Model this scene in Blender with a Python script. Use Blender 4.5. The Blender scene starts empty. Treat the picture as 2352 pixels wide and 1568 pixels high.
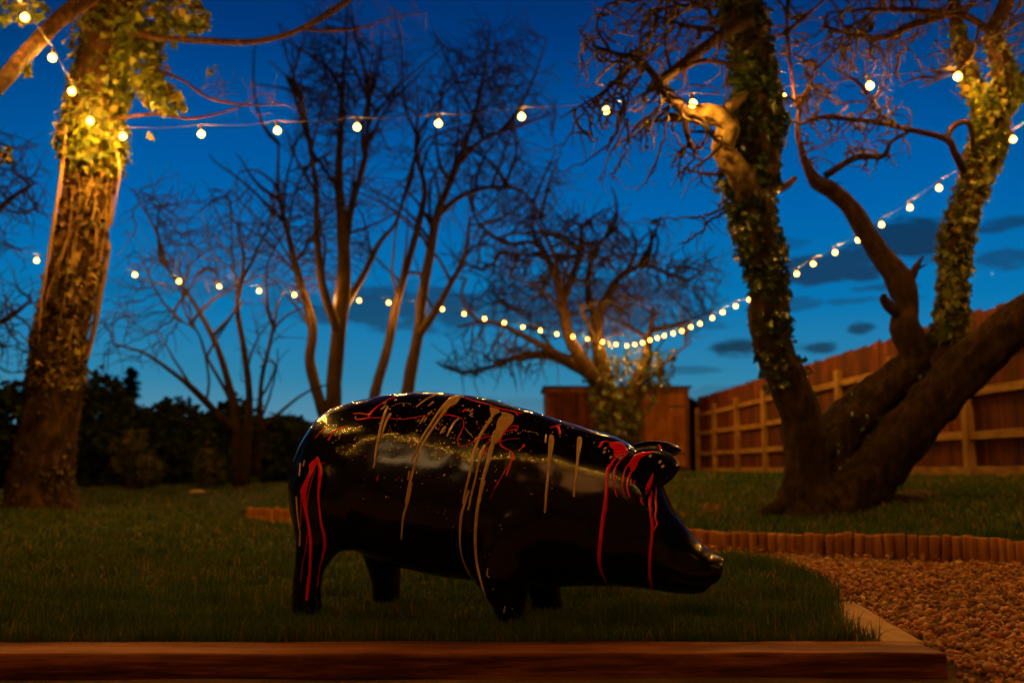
import bpy, bmesh, math, random
import numpy as np
from mathutils import Vector, Matrix, noise as mnoise
from mathutils.kdtree import KDTree
from mathutils.bvhtree import BVHTree

random.seed(7)
RNG = np.random.default_rng(11)
scene = bpy.context.scene
COL = scene.collection

# ------------------------------------------------------------------ camera, sky, exposure
F = 2286.7                      # focal length in the 2352 px wide working picture (35 mm)
CH = 0.405                      # camera height
TH = math.radians(7.28)         # upward pitch
cam_d = bpy.data.cameras.new("camera")
cam = bpy.data.objects.new("camera", cam_d)
COL.objects.link(cam)
cam.location = (0, 0, CH)
cam.rotation_euler = (math.pi / 2 + TH, 0, 0)
cam_d.lens = 35
cam_d.sensor_width = 36
cam_d.clip_start = 0.05
cam_d.clip_end = 3000
cam_d.dof.use_dof = True
cam_d.dof.focus_distance = 2.72
cam_d.dof.aperture_fstop = 2.6
scene.camera = cam

scene.view_settings.view_transform = 'Standard'
scene.view_settings.look = 'None'
scene.view_settings.exposure = 0
scene.view_settings.gamma = 1
scene.cycles.use_denoising = True
scene.cycles.max_bounces = 6
scene.cycles.sample_clamp_indirect = 6


def ray(px, py):
    """world direction through a pixel of the 2352x1568 picture, scaled to Y = 1"""
    xc = (px - 1176) / F
    yc = (784 - py) / F
    yw = math.cos(TH) - yc * math.sin(TH)
    zw = math.sin(TH) + yc * math.cos(TH)
    return xc / yw, zw / yw


def P(px, py, Y):
    a, b = ray(px, py)
    return Vector((a * Y, Y, CH + b * Y))


def G(px, py, z=0.0):
    a, b = ray(px, py)
    Y = (z - CH) / b
    return Vector((a * Y, Y, z))


class NT:
    """small node tree helper"""
    def __init__(s, tree):
        s.t = tree
        s.t.nodes.clear()

    def n(s, kind, **kw):
        nd = s.t.nodes.new(kind)
        for k, v in kw.items():
            if k.startswith('i_'):
                key = k[2:]
                key = int(key) if key.isdigit() else key.replace('_', ' ')
                sock = nd.inputs[key]
                if isinstance(v, bpy.types.NodeSocket):
                    s.t.links.new(v, sock)
                else:
                    sock.default_value = v
            else:
                setattr(nd, k, v)
        return nd

    def m(s, op, a, b=None, c=None):
        nd = s.t.nodes.new('ShaderNodeMath')
        nd.operation = op
        for i, v in enumerate((a, b, c)):
            if v is None:
                continue
            if isinstance(v, bpy.types.NodeSocket):
                s.t.links.new(v, nd.inputs[i])
            else:
                nd.inputs[i].default_value = v
        return nd.outputs[0]

    def ramp(s, fac, stops, interp='LINEAR'):
        nd = s.t.nodes.new('ShaderNodeValToRGB')
        cr = nd.color_ramp
        cr.interpolation = interp
        while len(cr.elements) < len(stops):
            cr.elements.new(0.5)
        for e, (p, c) in zip(cr.elements, stops):
            e.position = p
            e.color = (*c, 1) if len(c) == 3 else c
        s.t.links.new(fac, nd.inputs[0])
        return nd.outputs[0]

    def mix(s, fac, a, b, mode='MIX'):
        nd = s.t.nodes.new('ShaderNodeMix')
        nd.data_type = 'RGBA'
        nd.blend_type = mode
        for sock, v in ((nd.inputs[0], fac), (nd.inputs[6], a), (nd.inputs[7], b)):
            if isinstance(v, bpy.types.NodeSocket):
                s.t.links.new(v, sock)
            else:
                sock.default_value = v if not isinstance(v, tuple) or len(v) == 4 else (*v, 1)
        return nd.outputs[2]

    def link(s, a, b):
        s.t.links.new(a, b)


# --- dusk sky: afterglow low over the far side of the garden, nearly black overhead and behind
world = bpy.data.worlds.new("World")
scene.world = world
world.use_nodes = True
w = NT(world.node_tree)
gen = w.n('ShaderNodeTexCoord').outputs['Generated']
nrm = w.n('ShaderNodeVectorMath', operation='NORMALIZE', i_0=gen).outputs[0]
sep = w.n('ShaderNodeSeparateXYZ', i_0=nrm)
sx, sy, sz = sep.outputs
el = w.m('ARCSINE', sz)                                  # radians
az = w.m('ARCTAN2', sx, sy)                              # 0 = straight ahead, + = right
elf = w.m('DIVIDE', el, math.pi / 2)
D2 = 1 / 90.0
sky = w.ramp(elf, [
    (0.0, (0.170, 0.330, 0.420)), (2.5 * D2, (0.115, 0.300, 0.425)), (5.0 * D2, (0.032, 0.248, 0.430)),
    (9.0 * D2, (0.002, 0.196, 0.480)), (14.5 * D2, (0.0, 0.135, 0.450)), (19.5 * D2, (0.0, 0.088, 0.350)),
    (24.0 * D2, (0.0, 0.044, 0.215)), (28.0 * D2, (0.001, 0.026, 0.140)), (45 * D2, (0.001, 0.012, 0.06)),
    (1.0, (0.0005, 0.006, 0.03))])
# twilight arch: bright towards +Y, dark behind
arch = w.ramp(w.m('MULTIPLY_ADD', sy, 0.5, 0.5), [(0.0, (0.012,) * 3), (0.5, (0.022,) * 3), (0.70, (0.035,) * 3), (0.84, (0.22,) * 3), (0.935, (1.0,) * 3)])
sky = w.mix(1.0, sky, arch, 'MULTIPLY')
# low clouds, each a noisy blob in the sky: (px, py, half width px, half height px, density)
nz = w.n('ShaderNodeTexNoise', i_Scale=9.0, i_Detail=4.0, i_Roughness=0.55)
mp = w.n('ShaderNodeMapping', i_Vector=nrm)
mp.inputs['Scale'].default_value = (1, 1, 3.2)
w.link(mp.outputs[0], nz.inputs['Vector'])
nz2 = w.n('ShaderNodeTexNoise', i_Scale=30.0, i_Detail=4.0, i_Roughness=0.6)
w.link(mp.outputs[0], nz2.inputs['Vector'])
nsum = w.m('ADD', w.m('MULTIPLY', w.m('SUBTRACT', nz.outputs[0], 0.5), 3.0), w.m('MULTIPLY', w.m('SUBTRACT', nz2.outputs[0], 0.5), 3.0))
dens = None
for (px, py, hw, hh, d) in [(1700, 802, 75, 26, .95), (1868, 797, 75, 15, .9), (1976, 751, 36, 17, .85), (2085, 545, 120, 40, .95),
                            (1925, 612, 120, 36, .85), (2040, 660, 70, 12, .6), (2290, 515, 75, 17, .75), (2310, 600, 80, 24, .6), (1830, 700, 70, 16, .5), (1590, 850, 90, 9, .5), (2000, 690, 120, 9, .45), (1800, 560, 60, 14, .35),
                            (2150, 560, 60, 40, .45), (1010, 708, 360, 56, .7), (1330, 700, 280, 62, .75), (700, 690, 150, 26, .3), (1130, 930, 300, 22, .25),
                            (1560, 745, 130, 22, .45), (350, 660, 250, 20, .2), (1640, 905, 260, 18, .3)]:
    a, b = ray(px, py)
    az0, el0 = math.atan(a), math.atan2(b, math.hypot(1, a))
    u = w.m('DIVIDE', w.m('SUBTRACT', az, az0), hw / F)
    v = w.m('DIVIDE', w.m('SUBTRACT', el, el0), hh / F)
    r2 = w.m('ADD', w.m('MULTIPLY', u, u), w.m('MULTIPLY', v, v))
    q = w.m('ADD', w.m('SUBTRACT', 1.15, r2), nsum)
    q = w.n('ShaderNodeMapRange', interpolation_type='SMOOTHSTEP', i_Value=q, i_1=0.0, i_2=0.85, i_3=0.0, i_4=d).outputs[0]
    dens = q if dens is None else w.m('MAXIMUM', dens, q)
cloudc = w.ramp(elf, [(0.0, (0.050, 0.10, 0.15)), (6 * D2, (0.010, 0.048, 0.090)), (9.5 * D2, (0.012, 0.034, 0.085)), (14 * D2, (0.003, 0.045, 0.12)), (20 * D2, (0.004, 0.05, 0.17))])
sky = w.mix(dens, sky, cloudc)
bg = w.n('ShaderNodeBackground', i_Color=sky, i_Strength=0.9)
wo = w.n('ShaderNodeOutputWorld')
w.link(bg.outputs[0], wo.inputs[0])


# ------------------------------------------------------------------ materials
def mat(name):
    m = bpy.data.materials.new(name)
    m.use_nodes = True
    return m, NT(m.node_tree)


def finish(t, color, rough, bump=None, bstr=0.3, bdist=0.01, spec=0.5, coat=0.0, **kw):
    b = t.n('ShaderNodeBsdfPrincipled')
    for k, v in (('Base Color', color), ('Roughness', rough), ('Specular IOR Level', spec), ('Coat Weight', coat)):
        if isinstance(v, bpy.types.NodeSocket):
            t.link(v, b.inputs[k])
        else:
            b.inputs[k].default_value = (*v, 1) if isinstance(v, tuple) else v
    for k, v in kw.items():
        b.inputs[k.replace('_', ' ')].default_value = v
    if bump is not None:
        bp = t.n('ShaderNodeBump', i_Height=bump, i_Strength=bstr, i_Distance=bdist)
        t.link(bp.outputs[0], b.inputs['Normal'])
    o = t.n('ShaderNodeOutputMaterial')
    t.link(b.outputs[0], o.inputs[0])
    return b


def objco(t, scale=(1, 1, 1), kind='Object'):
    tc = t.n('ShaderNodeTexCoord')
    mp = t.n('ShaderNodeMapping', i_Vector=tc.outputs[kind])
    mp.inputs['Scale'].default_value = scale
    return mp.outputs[0]


def noise_mat(name, stops, scale=8, stretch=(1, 1, 1), rough=0.8, bump=0.4, detail=6, bdist=0.01, spec=0.3, fine=None, rstops=None):
    m, t = mat(name)
    co = objco(t, stretch)
    n1 = t.n('ShaderNodeTexNoise', i_Vector=co, i_Scale=scale, i_Detail=detail, i_Roughness=0.62)
    c = t.ramp(n1.outputs[0], stops)
    h = n1.outputs[0]
    if fine:
        n2 = t.n('ShaderNodeTexNoise', i_Vector=co, i_Scale=fine, i_Detail=5.0, i_Roughness=0.7)
        h = t.m('ADD', t.m('MULTIPLY', h, 0.6), t.m('MULTIPLY', n2.outputs[0], 0.6))
        c = t.mix(t.m('MULTIPLY', n2.outputs[0], 0.7), c, t.mix(1.0, c, (0.45, 0.45, 0.45), 'MULTIPLY'))
    finish(t, c, rough, h, bump, bdist, spec)
    return m


def wood_mat(name, stops, axis='X', rough=0.7, rings=26, spec=0.08, knots=True, isl=0.35):
    """long grain along an axis, per-piece tint"""
    m, t = mat(name)
    st = {'X': (0.6, 9, 9), 'Y': (9, 0.6, 9), 'Z': (9, 9, 0.6)}[axis]
    co = objco(t, st)
    geo = t.n('ShaderNodeNewGeometry')
    off = t.n('ShaderNodeVectorMath', operation='ADD', i_0=co)
    sc = t.n('ShaderNodeVectorMath', operation='SCALE', i_0=(13.1, 7.7, 5.3), i_Scale=geo.outputs['Random Per Island'])
    t.link(sc.outputs[0], off.inputs[1])
    n1 = t.n('ShaderNodeTexNoise', i_Vector=off.outputs[0], i_Scale=1.6, i_Detail=5.0, i_Roughness=0.6, i_Distortion=0.8)
    n2 = t.n('ShaderNodeTexNoise', i_Vector=off.outputs[0], i_Scale=rings, i_Detail=3.0, i_Roughness=0.7)
    f = t.m('ADD', t.m('MULTIPLY', n1.outputs[0], 0.75), t.m('MULTIPLY', n2.outputs[0], 0.3))
    c = t.ramp(f, stops)
    tint = t.m('MULTIPLY_ADD', geo.outputs['Random Per Island'], isl * 2, 1 - isl)
    cmb = t.n('ShaderNodeCombineColor', i_0=tint, i_1=tint, i_2=tint)
    c = t.mix(1.0, c, cmb.outputs[0], 'MULTIPLY')
    # weathering blotches
    n3 = t.n('ShaderNodeTexNoise', i_Vector=objco(t), i_Scale=4.0, i_Detail=4.0)
    c = t.mix(t.m('MULTIPLY', t.m('SUBTRACT', n3.outputs[0], 0.36), 2.2), c, t.mix(1.0, c, (0.45, 0.4, 0.38), 'MULTIPLY'))
    finish(t, c, rough, f, 0.35, 0.006, spec)
    return m


PALE_BARK = noise_mat('pale_bark', [(0.36, (0.03, 0.02, 0.009)), (0.5, (0.14, 0.10, 0.04)), (0.66, (0.28, 0.20, 0.085))], scale=10, stretch=(2, 2, 1.2), rough=0.85, bump=0.8, bdist=0.02, spec=0.15, fine=45)
BARK = noise_mat('bark', [(0.3, (0.010, 0.005, 0.0025)), (0.52, (0.046, 0.022, 0.010)), (0.72, (0.13, 0.07, 0.033))], scale=9, stretch=(2.0, 2.0, 1.0), rough=0.9, bump=0.9, bdist=0.03, spec=0.15, fine=40)
BARK_DARK = noise_mat('dark_bark', [(0.3, (0.010, 0.005, 0.003)), (0.55, (0.036, 0.018, 0.010)), (0.75, (0.095, 0.050, 0.027))], scale=10, stretch=(2, 2, 0.6), rough=0.9, bump=0.9, bdist=0.03, spec=0.15, fine=45)
BARK_GREY = noise_mat('smooth_bark', [(0.3, (0.022, 0.012, 0.006)), (0.6, (0.070, 0.039, 0.018)), (0.8, (0.13, 0.08, 0.04))], scale=6, stretch=(2, 2, 0.6), rough=0.85, bump=0.5, bdist=0.02, spec=0.2, fine=30)
TWIG = noise_mat('twig_bark', [(0.3, (0.009, 0.005, 0.0022)), (0.7, (0.036, 0.021, 0.009))], scale=12, rough=0.85, bump=0.3, spec=0.2)
VINE = noise_mat('vine_bark', [(0.3, (0.13, 0.075, 0.03)), (0.7, (0.36, 0.24, 0.10))], scale=14, stretch=(1, 1, 0.4), rough=0.9, bump=0.5, spec=0.15)


def leaf_mat(name, stops, rough=0.4, trans=0.25, spec=0.5):
    m, t = mat(name)
    geo = t.n('ShaderNodeNewGeometry')
    c = t.ramp(geo.outputs['Random Per Island'], stops)
    n1 = t.n('ShaderNodeTexNoise', i_Vector=objco(t), i_Scale=2.6, i_Detail=3.0)
    c = t.mix(t.m('MULTIPLY', n1.outputs[0], 0.8), c, t.mix(1.0, c, (0.5, 0.55, 0.5), 'MULTIPLY'))
    b = t.n('ShaderNodeBsdfPrincipled', i_Base_Color=c, i_Roughness=rough)
    b.inputs['Specular IOR Level'].default_value = spec
    tr = t.n('ShaderNodeBsdfTranslucent', i_Color=c)
    mx = t.n('ShaderNodeMixShader', i_0=trans, i_1=b.outputs[0], i_2=tr.outputs[0])
    o = t.n('ShaderNodeOutputMaterial')
    t.link(mx.outputs[0], o.inputs[0])
    return m


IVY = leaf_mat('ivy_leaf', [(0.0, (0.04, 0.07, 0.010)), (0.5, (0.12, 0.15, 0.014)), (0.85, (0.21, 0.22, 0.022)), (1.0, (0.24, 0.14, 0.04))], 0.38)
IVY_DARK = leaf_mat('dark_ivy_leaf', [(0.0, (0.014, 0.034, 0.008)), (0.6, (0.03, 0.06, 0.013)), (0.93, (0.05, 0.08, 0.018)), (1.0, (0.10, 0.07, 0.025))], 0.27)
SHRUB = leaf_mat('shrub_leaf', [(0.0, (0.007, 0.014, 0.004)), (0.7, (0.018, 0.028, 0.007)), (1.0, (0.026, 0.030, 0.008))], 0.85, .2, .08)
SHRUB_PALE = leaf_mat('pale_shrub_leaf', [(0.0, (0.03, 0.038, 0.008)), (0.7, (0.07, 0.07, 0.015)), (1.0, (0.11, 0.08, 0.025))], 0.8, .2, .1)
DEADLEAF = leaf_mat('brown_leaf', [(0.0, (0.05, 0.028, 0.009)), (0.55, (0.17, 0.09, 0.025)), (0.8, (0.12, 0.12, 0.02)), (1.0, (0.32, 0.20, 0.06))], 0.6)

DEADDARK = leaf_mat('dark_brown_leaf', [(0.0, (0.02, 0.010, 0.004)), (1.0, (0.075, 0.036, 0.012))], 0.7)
IVY_MID = leaf_mat('mid_ivy_leaf', [(0.0, (0.022, 0.04, 0.007)), (0.6, (0.05, 0.07, 0.010)), (1.0, (0.10, 0.09, 0.02))], 0.4)  # leaf tone between the dark and the bright ivy


# ------------------------------------------------------------------ object helpers
def tag(o, label=None, cat=None, group=None, kind=None):
    if label: o['label'] = label
    if cat: o['category'] = cat
    if group: o['group'] = group
    if kind: o['kind'] = kind
    return o


def empty(name, loc, label, cat, group=None):
    o = bpy.data.objects.new(name, None)
    o.empty_display_size = 0.1
    COL.objects.link(o)
    o.location = loc
    return tag(o, label, cat, group)


def link_mesh(name, me, m=None, parent=None, smooth=False):
    if m is not None:
        for mm in (m if isinstance(m, (list, tuple)) else [m]):
            me.materials.append(mm)
    if smooth:
        me.polygons.foreach_set('use_smooth', [True] * len(me.polygons))
    o = bpy.data.objects.new(name, me)
    COL.objects.link(o)
    if parent is not None:
        o.parent = parent
        o.matrix_parent_inverse = Matrix.Translation(-parent.location)
    return o


class MB:
    """mesh builder in world coordinates"""
    def __init__(s):
        s.v, s.f = [], []

    def add(s, vs, fs):
        b = len(s.v)
        s.v += [tuple(v) for v in vs]
        s.f += [tuple(i + b for i in f) for f in fs]

    def box(s, c, size, rot=None, bevel=0.0):
        bm = bmesh.new()
        bmesh.ops.create_cube(bm, size=1)
        for v in bm.verts:
            v.co = Vector((v.co.x * size[0], v.co.y * size[1], v.co.z * size[2]))
        if bevel:
            bmesh.ops.bevel(bm, geom=bm.edges[:], offset=bevel, segments=2, affect='EDGES', profile=0.6)
        M = Matrix.Translation(Vector(c)) @ (rot.to_4x4() if rot is not None else Matrix.Identity(4))
        bm.verts.index_update()
        s.add([M @ v.co for v in bm.verts], [[v.index for v in f.verts] for f in bm.faces])
        bm.free()

    def tube(s, pts, rad, sides=6, wob=0.0, cap=True, wf=3.0, ridge=0.0):
        pts = [Vector(p) for p in pts]
        run = 0.0
        n = len(pts)
        if n < 2: return
        vs = []
        prev = None
        for i, p in enumerate(pts):
            d = (pts[min(i + 1, n - 1)] - pts[max(i - 1, 0)])
            if d.length < 1e-9: d = Vector((0, 0, 1))
            d.normalize()
            if prev is None:
                a = d.orthogonal().normalized()
            else:
                a = prev - d * prev.dot(d)
                a = a.normalized() if a.length > 1e-6 else d.orthogonal().normalized()
            prev = a
            b = d.cross(a)
            if i: run += (p - pts[i - 1]).length
            for k in range(sides):
                an = 2 * math.pi * k / sides
                o = a * math.cos(an) + b * math.sin(an)
                r = rad[i]
                if wob:
                    q = p + o * r
                    r *= 1 + wob * mnoise.noise(q * wf) + wob * 0.5 * mnoise.noise(q * wf * 3.1)
                if ridge:
                    c_, s2 = math.cos(an), math.sin(an)
                    r *= 1 + ridge * (1 - 2.4 * abs(mnoise.noise((c_ * 2.6, s2 * 2.6, run * 2.2 + pts[0].x)))) + ridge * .6 * mnoise.noise((c_ * 6, s2 * 6, run * 9)) + ridge * .9 * mnoise.noise((c_ * 1.1, s2 * 1.1, run * 3.1 + 7))
                vs.append(p + o * r)
        fs = []
        for i in range(n - 1):
            for k in range(sides):
                k2 = (k + 1) % sides
                fs.append((i * sides + k, i * sides + k2, (i + 1) * sides + k2, (i + 1) * sides + k))
        if cap:
            fs.append(tuple(range(sides))[::-1])
            fs.append(tuple((n - 1) * sides + k for k in range(sides)))
        s.add(vs, fs)

    def build(s, name, m=None, parent=None, smooth=False):
        me = bpy.data.meshes.new(name)
        me.from_pydata(s.v, [], s.f)
        me.update()
        return link_mesh(name, me, m, parent, smooth)


def np_mesh(name, V, faces_list):
    """faces_list: list of int arrays (n,k)"""
    me = bpy.data.meshes.new(name)
    me.vertices.add(len(V))
    me.vertices.foreach_set('co', np.asarray(V, np.float32).ravel())
    loops = np.concatenate([f.ravel() for f in faces_list]).astype(np.int32)
    sizes = np.concatenate([np.full(len(f), f.shape[1], np.int32) for f in faces_list])
    me.loops.add(len(loops))
    me.loops.foreach_set('vertex_index', loops)
    me.polygons.add(len(sizes))
    me.polygons.foreach_set('loop_start', np.concatenate([[0], np.cumsum(sizes)[:-1]]).astype(np.int32))
    me.update(calc_edges=True)
    me.validate()
    return me


def catmull(pts, n=6):
    """pts: list of tuples any dimension -> resampled"""
    p = np.array(pts, float)
    if len(p) < 3:
        return [p[0] + (p[-1] - p[0]) * t for t in np.linspace(0, 1, n + 1)]
    p = np.vstack([2 * p[0] - p[1], p, 2 * p[-1] - p[-2]])
    out = []
    for i in range(1, len(p) - 2):
        a, b, c, d = p[i - 1], p[i], p[i + 1], p[i + 2]
        for k in range(n):
            t = k / n
            out.append(0.5 * ((2 * b) + (-a + c) * t + (2 * a - 5 * b + 4 * c - d) * t * t + (-a + 3 * b - 3 * c + d) * t ** 3))
    out.append(p[-2])
    return out


def leaves_mesh(name, pos, nor, size, m, parent, droop=0.4, seed=0):
    """leaf-shaped folded blades; pos,nor (n,3), size (n,)"""
    r = np.random.default_rng(seed)
    n = len(pos)
    shape = np.array([(0, 0, 0), (-.52, .12, .10), (-.30, .48, .12), (0, 1.0, -.08), (.30, .48, .12), (.52, .12, .10)])
    nor = nor / np.maximum(np.linalg.norm(nor, axis=1, keepdims=True), 1e-6)
    tip = r.normal(size=(n, 3)) * 0.8
    tip[:, 2] -= droop * 2
    tip += nor * 0.5
    tip /= np.linalg.norm(tip, axis=1, keepdims=True)
    z = nor + r.normal(size=(n, 3)) * 0.45
    z -= tip * np.sum(z * tip, axis=1, keepdims=True)
    z /= np.maximum(np.linalg.norm(z, axis=1, keepdims=True), 1e-6)
    x = np.cross(tip, z)
    V = pos[:, None, :] + size[:, None, None] * (shape[None, :, 0:1] * x[:, None, :] + shape[None, :, 1:2] * tip[:, None, :] + shape[None, :, 2:3] * z[:, None, :])
    base = (np.arange(n) * 6)[:, None]
    f = np.concatenate([base + np.array([0, 3, 2, 1]), base + np.array([0, 5, 4, 3])])
    me = np_mesh(name, V.reshape(-1, 3), [f])
    return link_mesh(name, me, m, parent)


# ------------------------------------------------------------------ ground levels
def sst(a, b, x):
    t = min(1, max(0, (x - a) / (b - a)))
    return t * t * (3 - 2 * t)


def lawn_z(x, y, raised=None):
    m = sst(-2.4, -3.5, x) if x > -3.5 else 1.0
    m = 1 - sst(-3.5, -2.4, x)
    zl = 0.12 * sst(4.6, 8.0, y) + 0.05 * sst(10, 20, y)
    e = edge_y(x)
    zr = 0.035 + 0.02 * sst(-1, 1.5, x) + 0.26 * sst(0.2, 4.6, y - e) + 0.03 * sst(2.0, 4.5, x) * (1 - sst(6, 9, y))
    gate = (1.0 if y >= e and x > -2.5 else 0.0) if x > -2.5 else sst(8.8, 10, y)
    return zl * m + zr * (1 - m) * gate + 0.012 * mnoise.noise((x * 0.9, y * 0.9, 0)) * sst(3.5, 6, y)


XB = [(2.30, .765), (2.7, .84), (3.05, .935), (3.3, 1.02), (4.0, 1.10), (4.4, 1.08), (4.8, .95), (5.2, .45), (5.6, -.5), (7, -1.5), (8.9, -2.42), (9.4, -2.5), (60, -2.5)]
XB_Y = [a for a, b in XB]
XB_X = [b for a, b in XB]
EDGE = [(3.4, 2.60), (3.0, 3.65)]
GZ = -0.03
EPX = [(2480, 1318), (2348, 1299), (2193, 1284), (1982, 1274), (1806, 1265), (1666, 1258)]
edge_pts = [G(px, py, GZ) for px, py in EPX] + [Vector((0.75, 6.25, GZ)), Vector((0.0, 6.9, GZ)), Vector((-0.9, 7.7, GZ)), Vector((-1.9, 8.75, GZ)), Vector((-2.4, 9.15, GZ))]
ec = np.array([(p[0], p[1]) for p in catmull([(p.x, p.y) for p in edge_pts], 10)])
eo = np.argsort(ec[:, 0])
EX, EY = ec[eo, 0], ec[eo, 1]


def edge_y(x):
    return float(np.interp(x, EX, EY))


def soil_mat(name, stops):
    return noise_mat(name, stops, scale=3.0, rough=0.95, bump=0.5, fine=60, spec=0.1, bdist=0.02)


TURF = soil_mat('turf', [(0.3, (0.014, 0.028, 0.004)), (0.5, (0.024, 0.042, 0.006)), (0.7, (0.050, 0.046, 0.012))])
SAND = soil_mat('gravel_base', [(0.3, (0.08, 0.045, 0.022)), (0.7, (0.22, 0.13, 0.07))])
GROUNDM = soil_mat('ground', [(0.3, (0.02, 0.022, 0.008)), (0.7, (0.05, 0.04, 0.018))])


def grid_sheet(name, rows, m):
    """rows: list of equal-length rows of 3-D points"""
    n = len(rows[0])
    V = [p for r in rows for p in r]
    f = [(i * n + k, i * n + k + 1, (i + 1) * n + k + 1, (i + 1) * n + k) for i in range(len(rows) - 1) for k in range(n - 1)]
    me = bpy.data.meshes.new(name)
    me.from_pydata(V, [], f)
    me.update()
    return link_mesh(name, me, m, None, True)


def lawn_zz(x, y):
    return lawn_z(x, y) if y > 4.4 and x < edge_margin(y) else 0.012 * mnoise.noise((x * 0.9, y * 0.9, 0)) * sst(3.5, 6, y)


def edge_margin(y):
    return -2.3


ys = list(np.linspace(2.30, 6, 50)) + list(np.linspace(6.15, 12, 40)) + list(np.linspace(12.5, 60, 40))
rows = []
for y in ys:
    xb = float(np.interp(y, XB_Y, XB_X))
    t = np.linspace(0, 1, 60) ** 1.8
    rows.append([(xb + (-40 - xb) * k, y, lawn_zz(xb + (-40 - xb) * k, y)) for k in t])
tag(grid_sheet('lawn', rows, TURF), kind='structure')
rows = []
for x in list(np.linspace(-2.49, 4, 80)) + list(np.linspace(4.2, 40, 30)):
    y0 = edge_y(x) + 0.03
    rows.append([(x, y0 + (60 - y0) * k, lawn_z(x, y0 + (60 - y0) * k) - (0.02 if j == 0 else 0)) for j, k in enumerate(np.linspace(0, 1, 70) ** 2.2)])
tag(grid_sheet('raised_lawn', rows, TURF), kind='structure')
rows = [[(x, y, GZ - 0.015 + 0.012 * mnoise.noise((x * 2, y * 2, 3))) for x in np.linspace(-3, 8, 90)] for y in np.linspace(0.6, 9.6, 80)]
tag(grid_sheet('gravel_bed', rows, SAND), kind='structure')
rows = [[(x, y, -0.2) for x in (-1500, -300, -60, 60, 300, 1500)] for y in (-400, -60, 10, 60, 300, 1800)]
tag(grid_sheet('ground', rows, GROUNDM), kind='structure')

# far hills, a long low ridge
hill_m = noise_mat('hill', [(0.3, (0.02, 0.03, 0.03)), (0.7, (0.04, 0.05, 0.04))], scale=0.05, rough=1.0, bump=0.1, spec=0.0)
rows = []
for j, (yy, k) in enumerate([(520, 0), (600, .75), (660, 1.0), (760, .9), (900, 0)]):
    row = []
    for x in np.linspace(-500, 700, 150):
        h = 30 + 14 * mnoise.noise((x * 0.008, 1.3, 0)) + 26 * math.exp(-((x - 105) / 50) ** 2) + 5 * mnoise.noise((x * .04, 7, 0)) + 3.0 * mnoise.noise((x * .16, 4, 0))
        row.append((x, yy + 20 * mnoise.noise((x * .01, yy, 2)), -2 + h * k * 0.92))
    rows.append(row)
tag(grid_sheet('hills', rows, hill_m), kind='structure')


# ------------------------------------------------------------------ grass and gravel (stuff)
def blades(name, X, Y, Z, H, W, m, parent=None, lean=0.5, seed=1, kind='stuff'):
    r = np.random.default_rng(seed)
    n = len(X)
    an = r.uniform(0, 2 * np.pi, n)
    wx, wy = np.cos(an), np.sin(an)
    la = r.uniform(0, 2 * np.pi, n)
    ll = np.abs(r.normal(0, lean, n)) * H
    lx, ly = np.cos(la) * ll, np.sin(la) * ll
    V = np.zeros((n, 5, 3))
    for i, (t, ww) in enumerate([(0, -.5), (0, .5), (.55, .38), (.55, -.38), (1, 0)]):
        V[:, i, 0] = X + wx * W * ww + lx * t * t
        V[:, i, 1] = Y + wy * W * ww + ly * t * t
        V[:, i, 2] = Z + H * t * (1 - 0.25 * np.minimum(ll / H, 1.5) * t)
    b = (np.arange(n) * 5)[:, None]
    me = np_mesh(name, V.reshape(-1, 3), [b + np.array([0, 1, 2, 3]), b + np.array([3, 2, 4])])
    return tag(link_mesh(name, me, m, parent), kind=kind)


gm, t = mat('grass')
geo = t.n('ShaderNodeNewGeometry')
c = t.ramp(geo.outputs['Random Per Island'], [(0.0, (0.012, 0.038, 0.003)), (0.45, (0.027, 0.072, 0.005)), (0.86, (0.054, 0.104, 0.008)), (0.95, (0.13, 0.11, 0.020)), (1.0, (0.24, 0.16, 0.045))])
n1 = t.n('ShaderNodeTexNoise', i_Vector=objco(t), i_Scale=1.7, i_Detail=4.0, i_Roughness=0.6)
c = t.mix(t.ramp(n1.outputs[0], [(0.4, (0, 0, 0)), (0.68, (.8, .8, .8))]), c, t.mix(1.0, c, (2.3, 1.15, 0.8), 'MULTIPLY'))
n2 = t.n('ShaderNodeTexNoise', i_Vector=objco(t), i_Scale=5.0, i_Detail=2.0)
c = t.mix(t.ramp(n2.outputs[0], [(0.45, (0, 0, 0)), (0.7, (.75, .75, .75))]), c, t.mix(1.0, c, (0.5, 0.62, 0.5), 'MULTIPLY'))
b = t.n('ShaderNodeBsdfPrincipled', i_Base_Color=c, i_Roughness=0.55)
b.inputs['Specular IOR Level'].default_value = 0.25
tr = t.n('ShaderNodeBsdfTranslucent', i_Color=c)
mx = t.n('ShaderNodeMixShader', i_0=0.3, i_1=b.outputs[0], i_2=tr.outputs[0])
o = t.n('ShaderNodeOutputMaterial')
t.link(mx.outputs[0], o.inputs[0])
GRASS = gm


def scatter(n, y0, y1, half, fx=0.53, x0=None):
    """uniform over the part of the ground the lens can see plus a margin"""
    out = []
    while sum(len(a) for a in out) < n:
        Y = RNG.uniform(y0, y1, n)
        X = RNG.uniform(-1, 1, n) * (fx * y1 + half)
        k = np.abs(X) < fx * Y + half
        out.append(np.stack([X[k], Y[k]], 1))
    return np.concatenate(out)[:n]


def lawn_only(p):
    xb = np.interp(p[:, 1], XB_Y, XB_X)
    return p[p[:, 0] < xb + 0.02]


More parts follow.
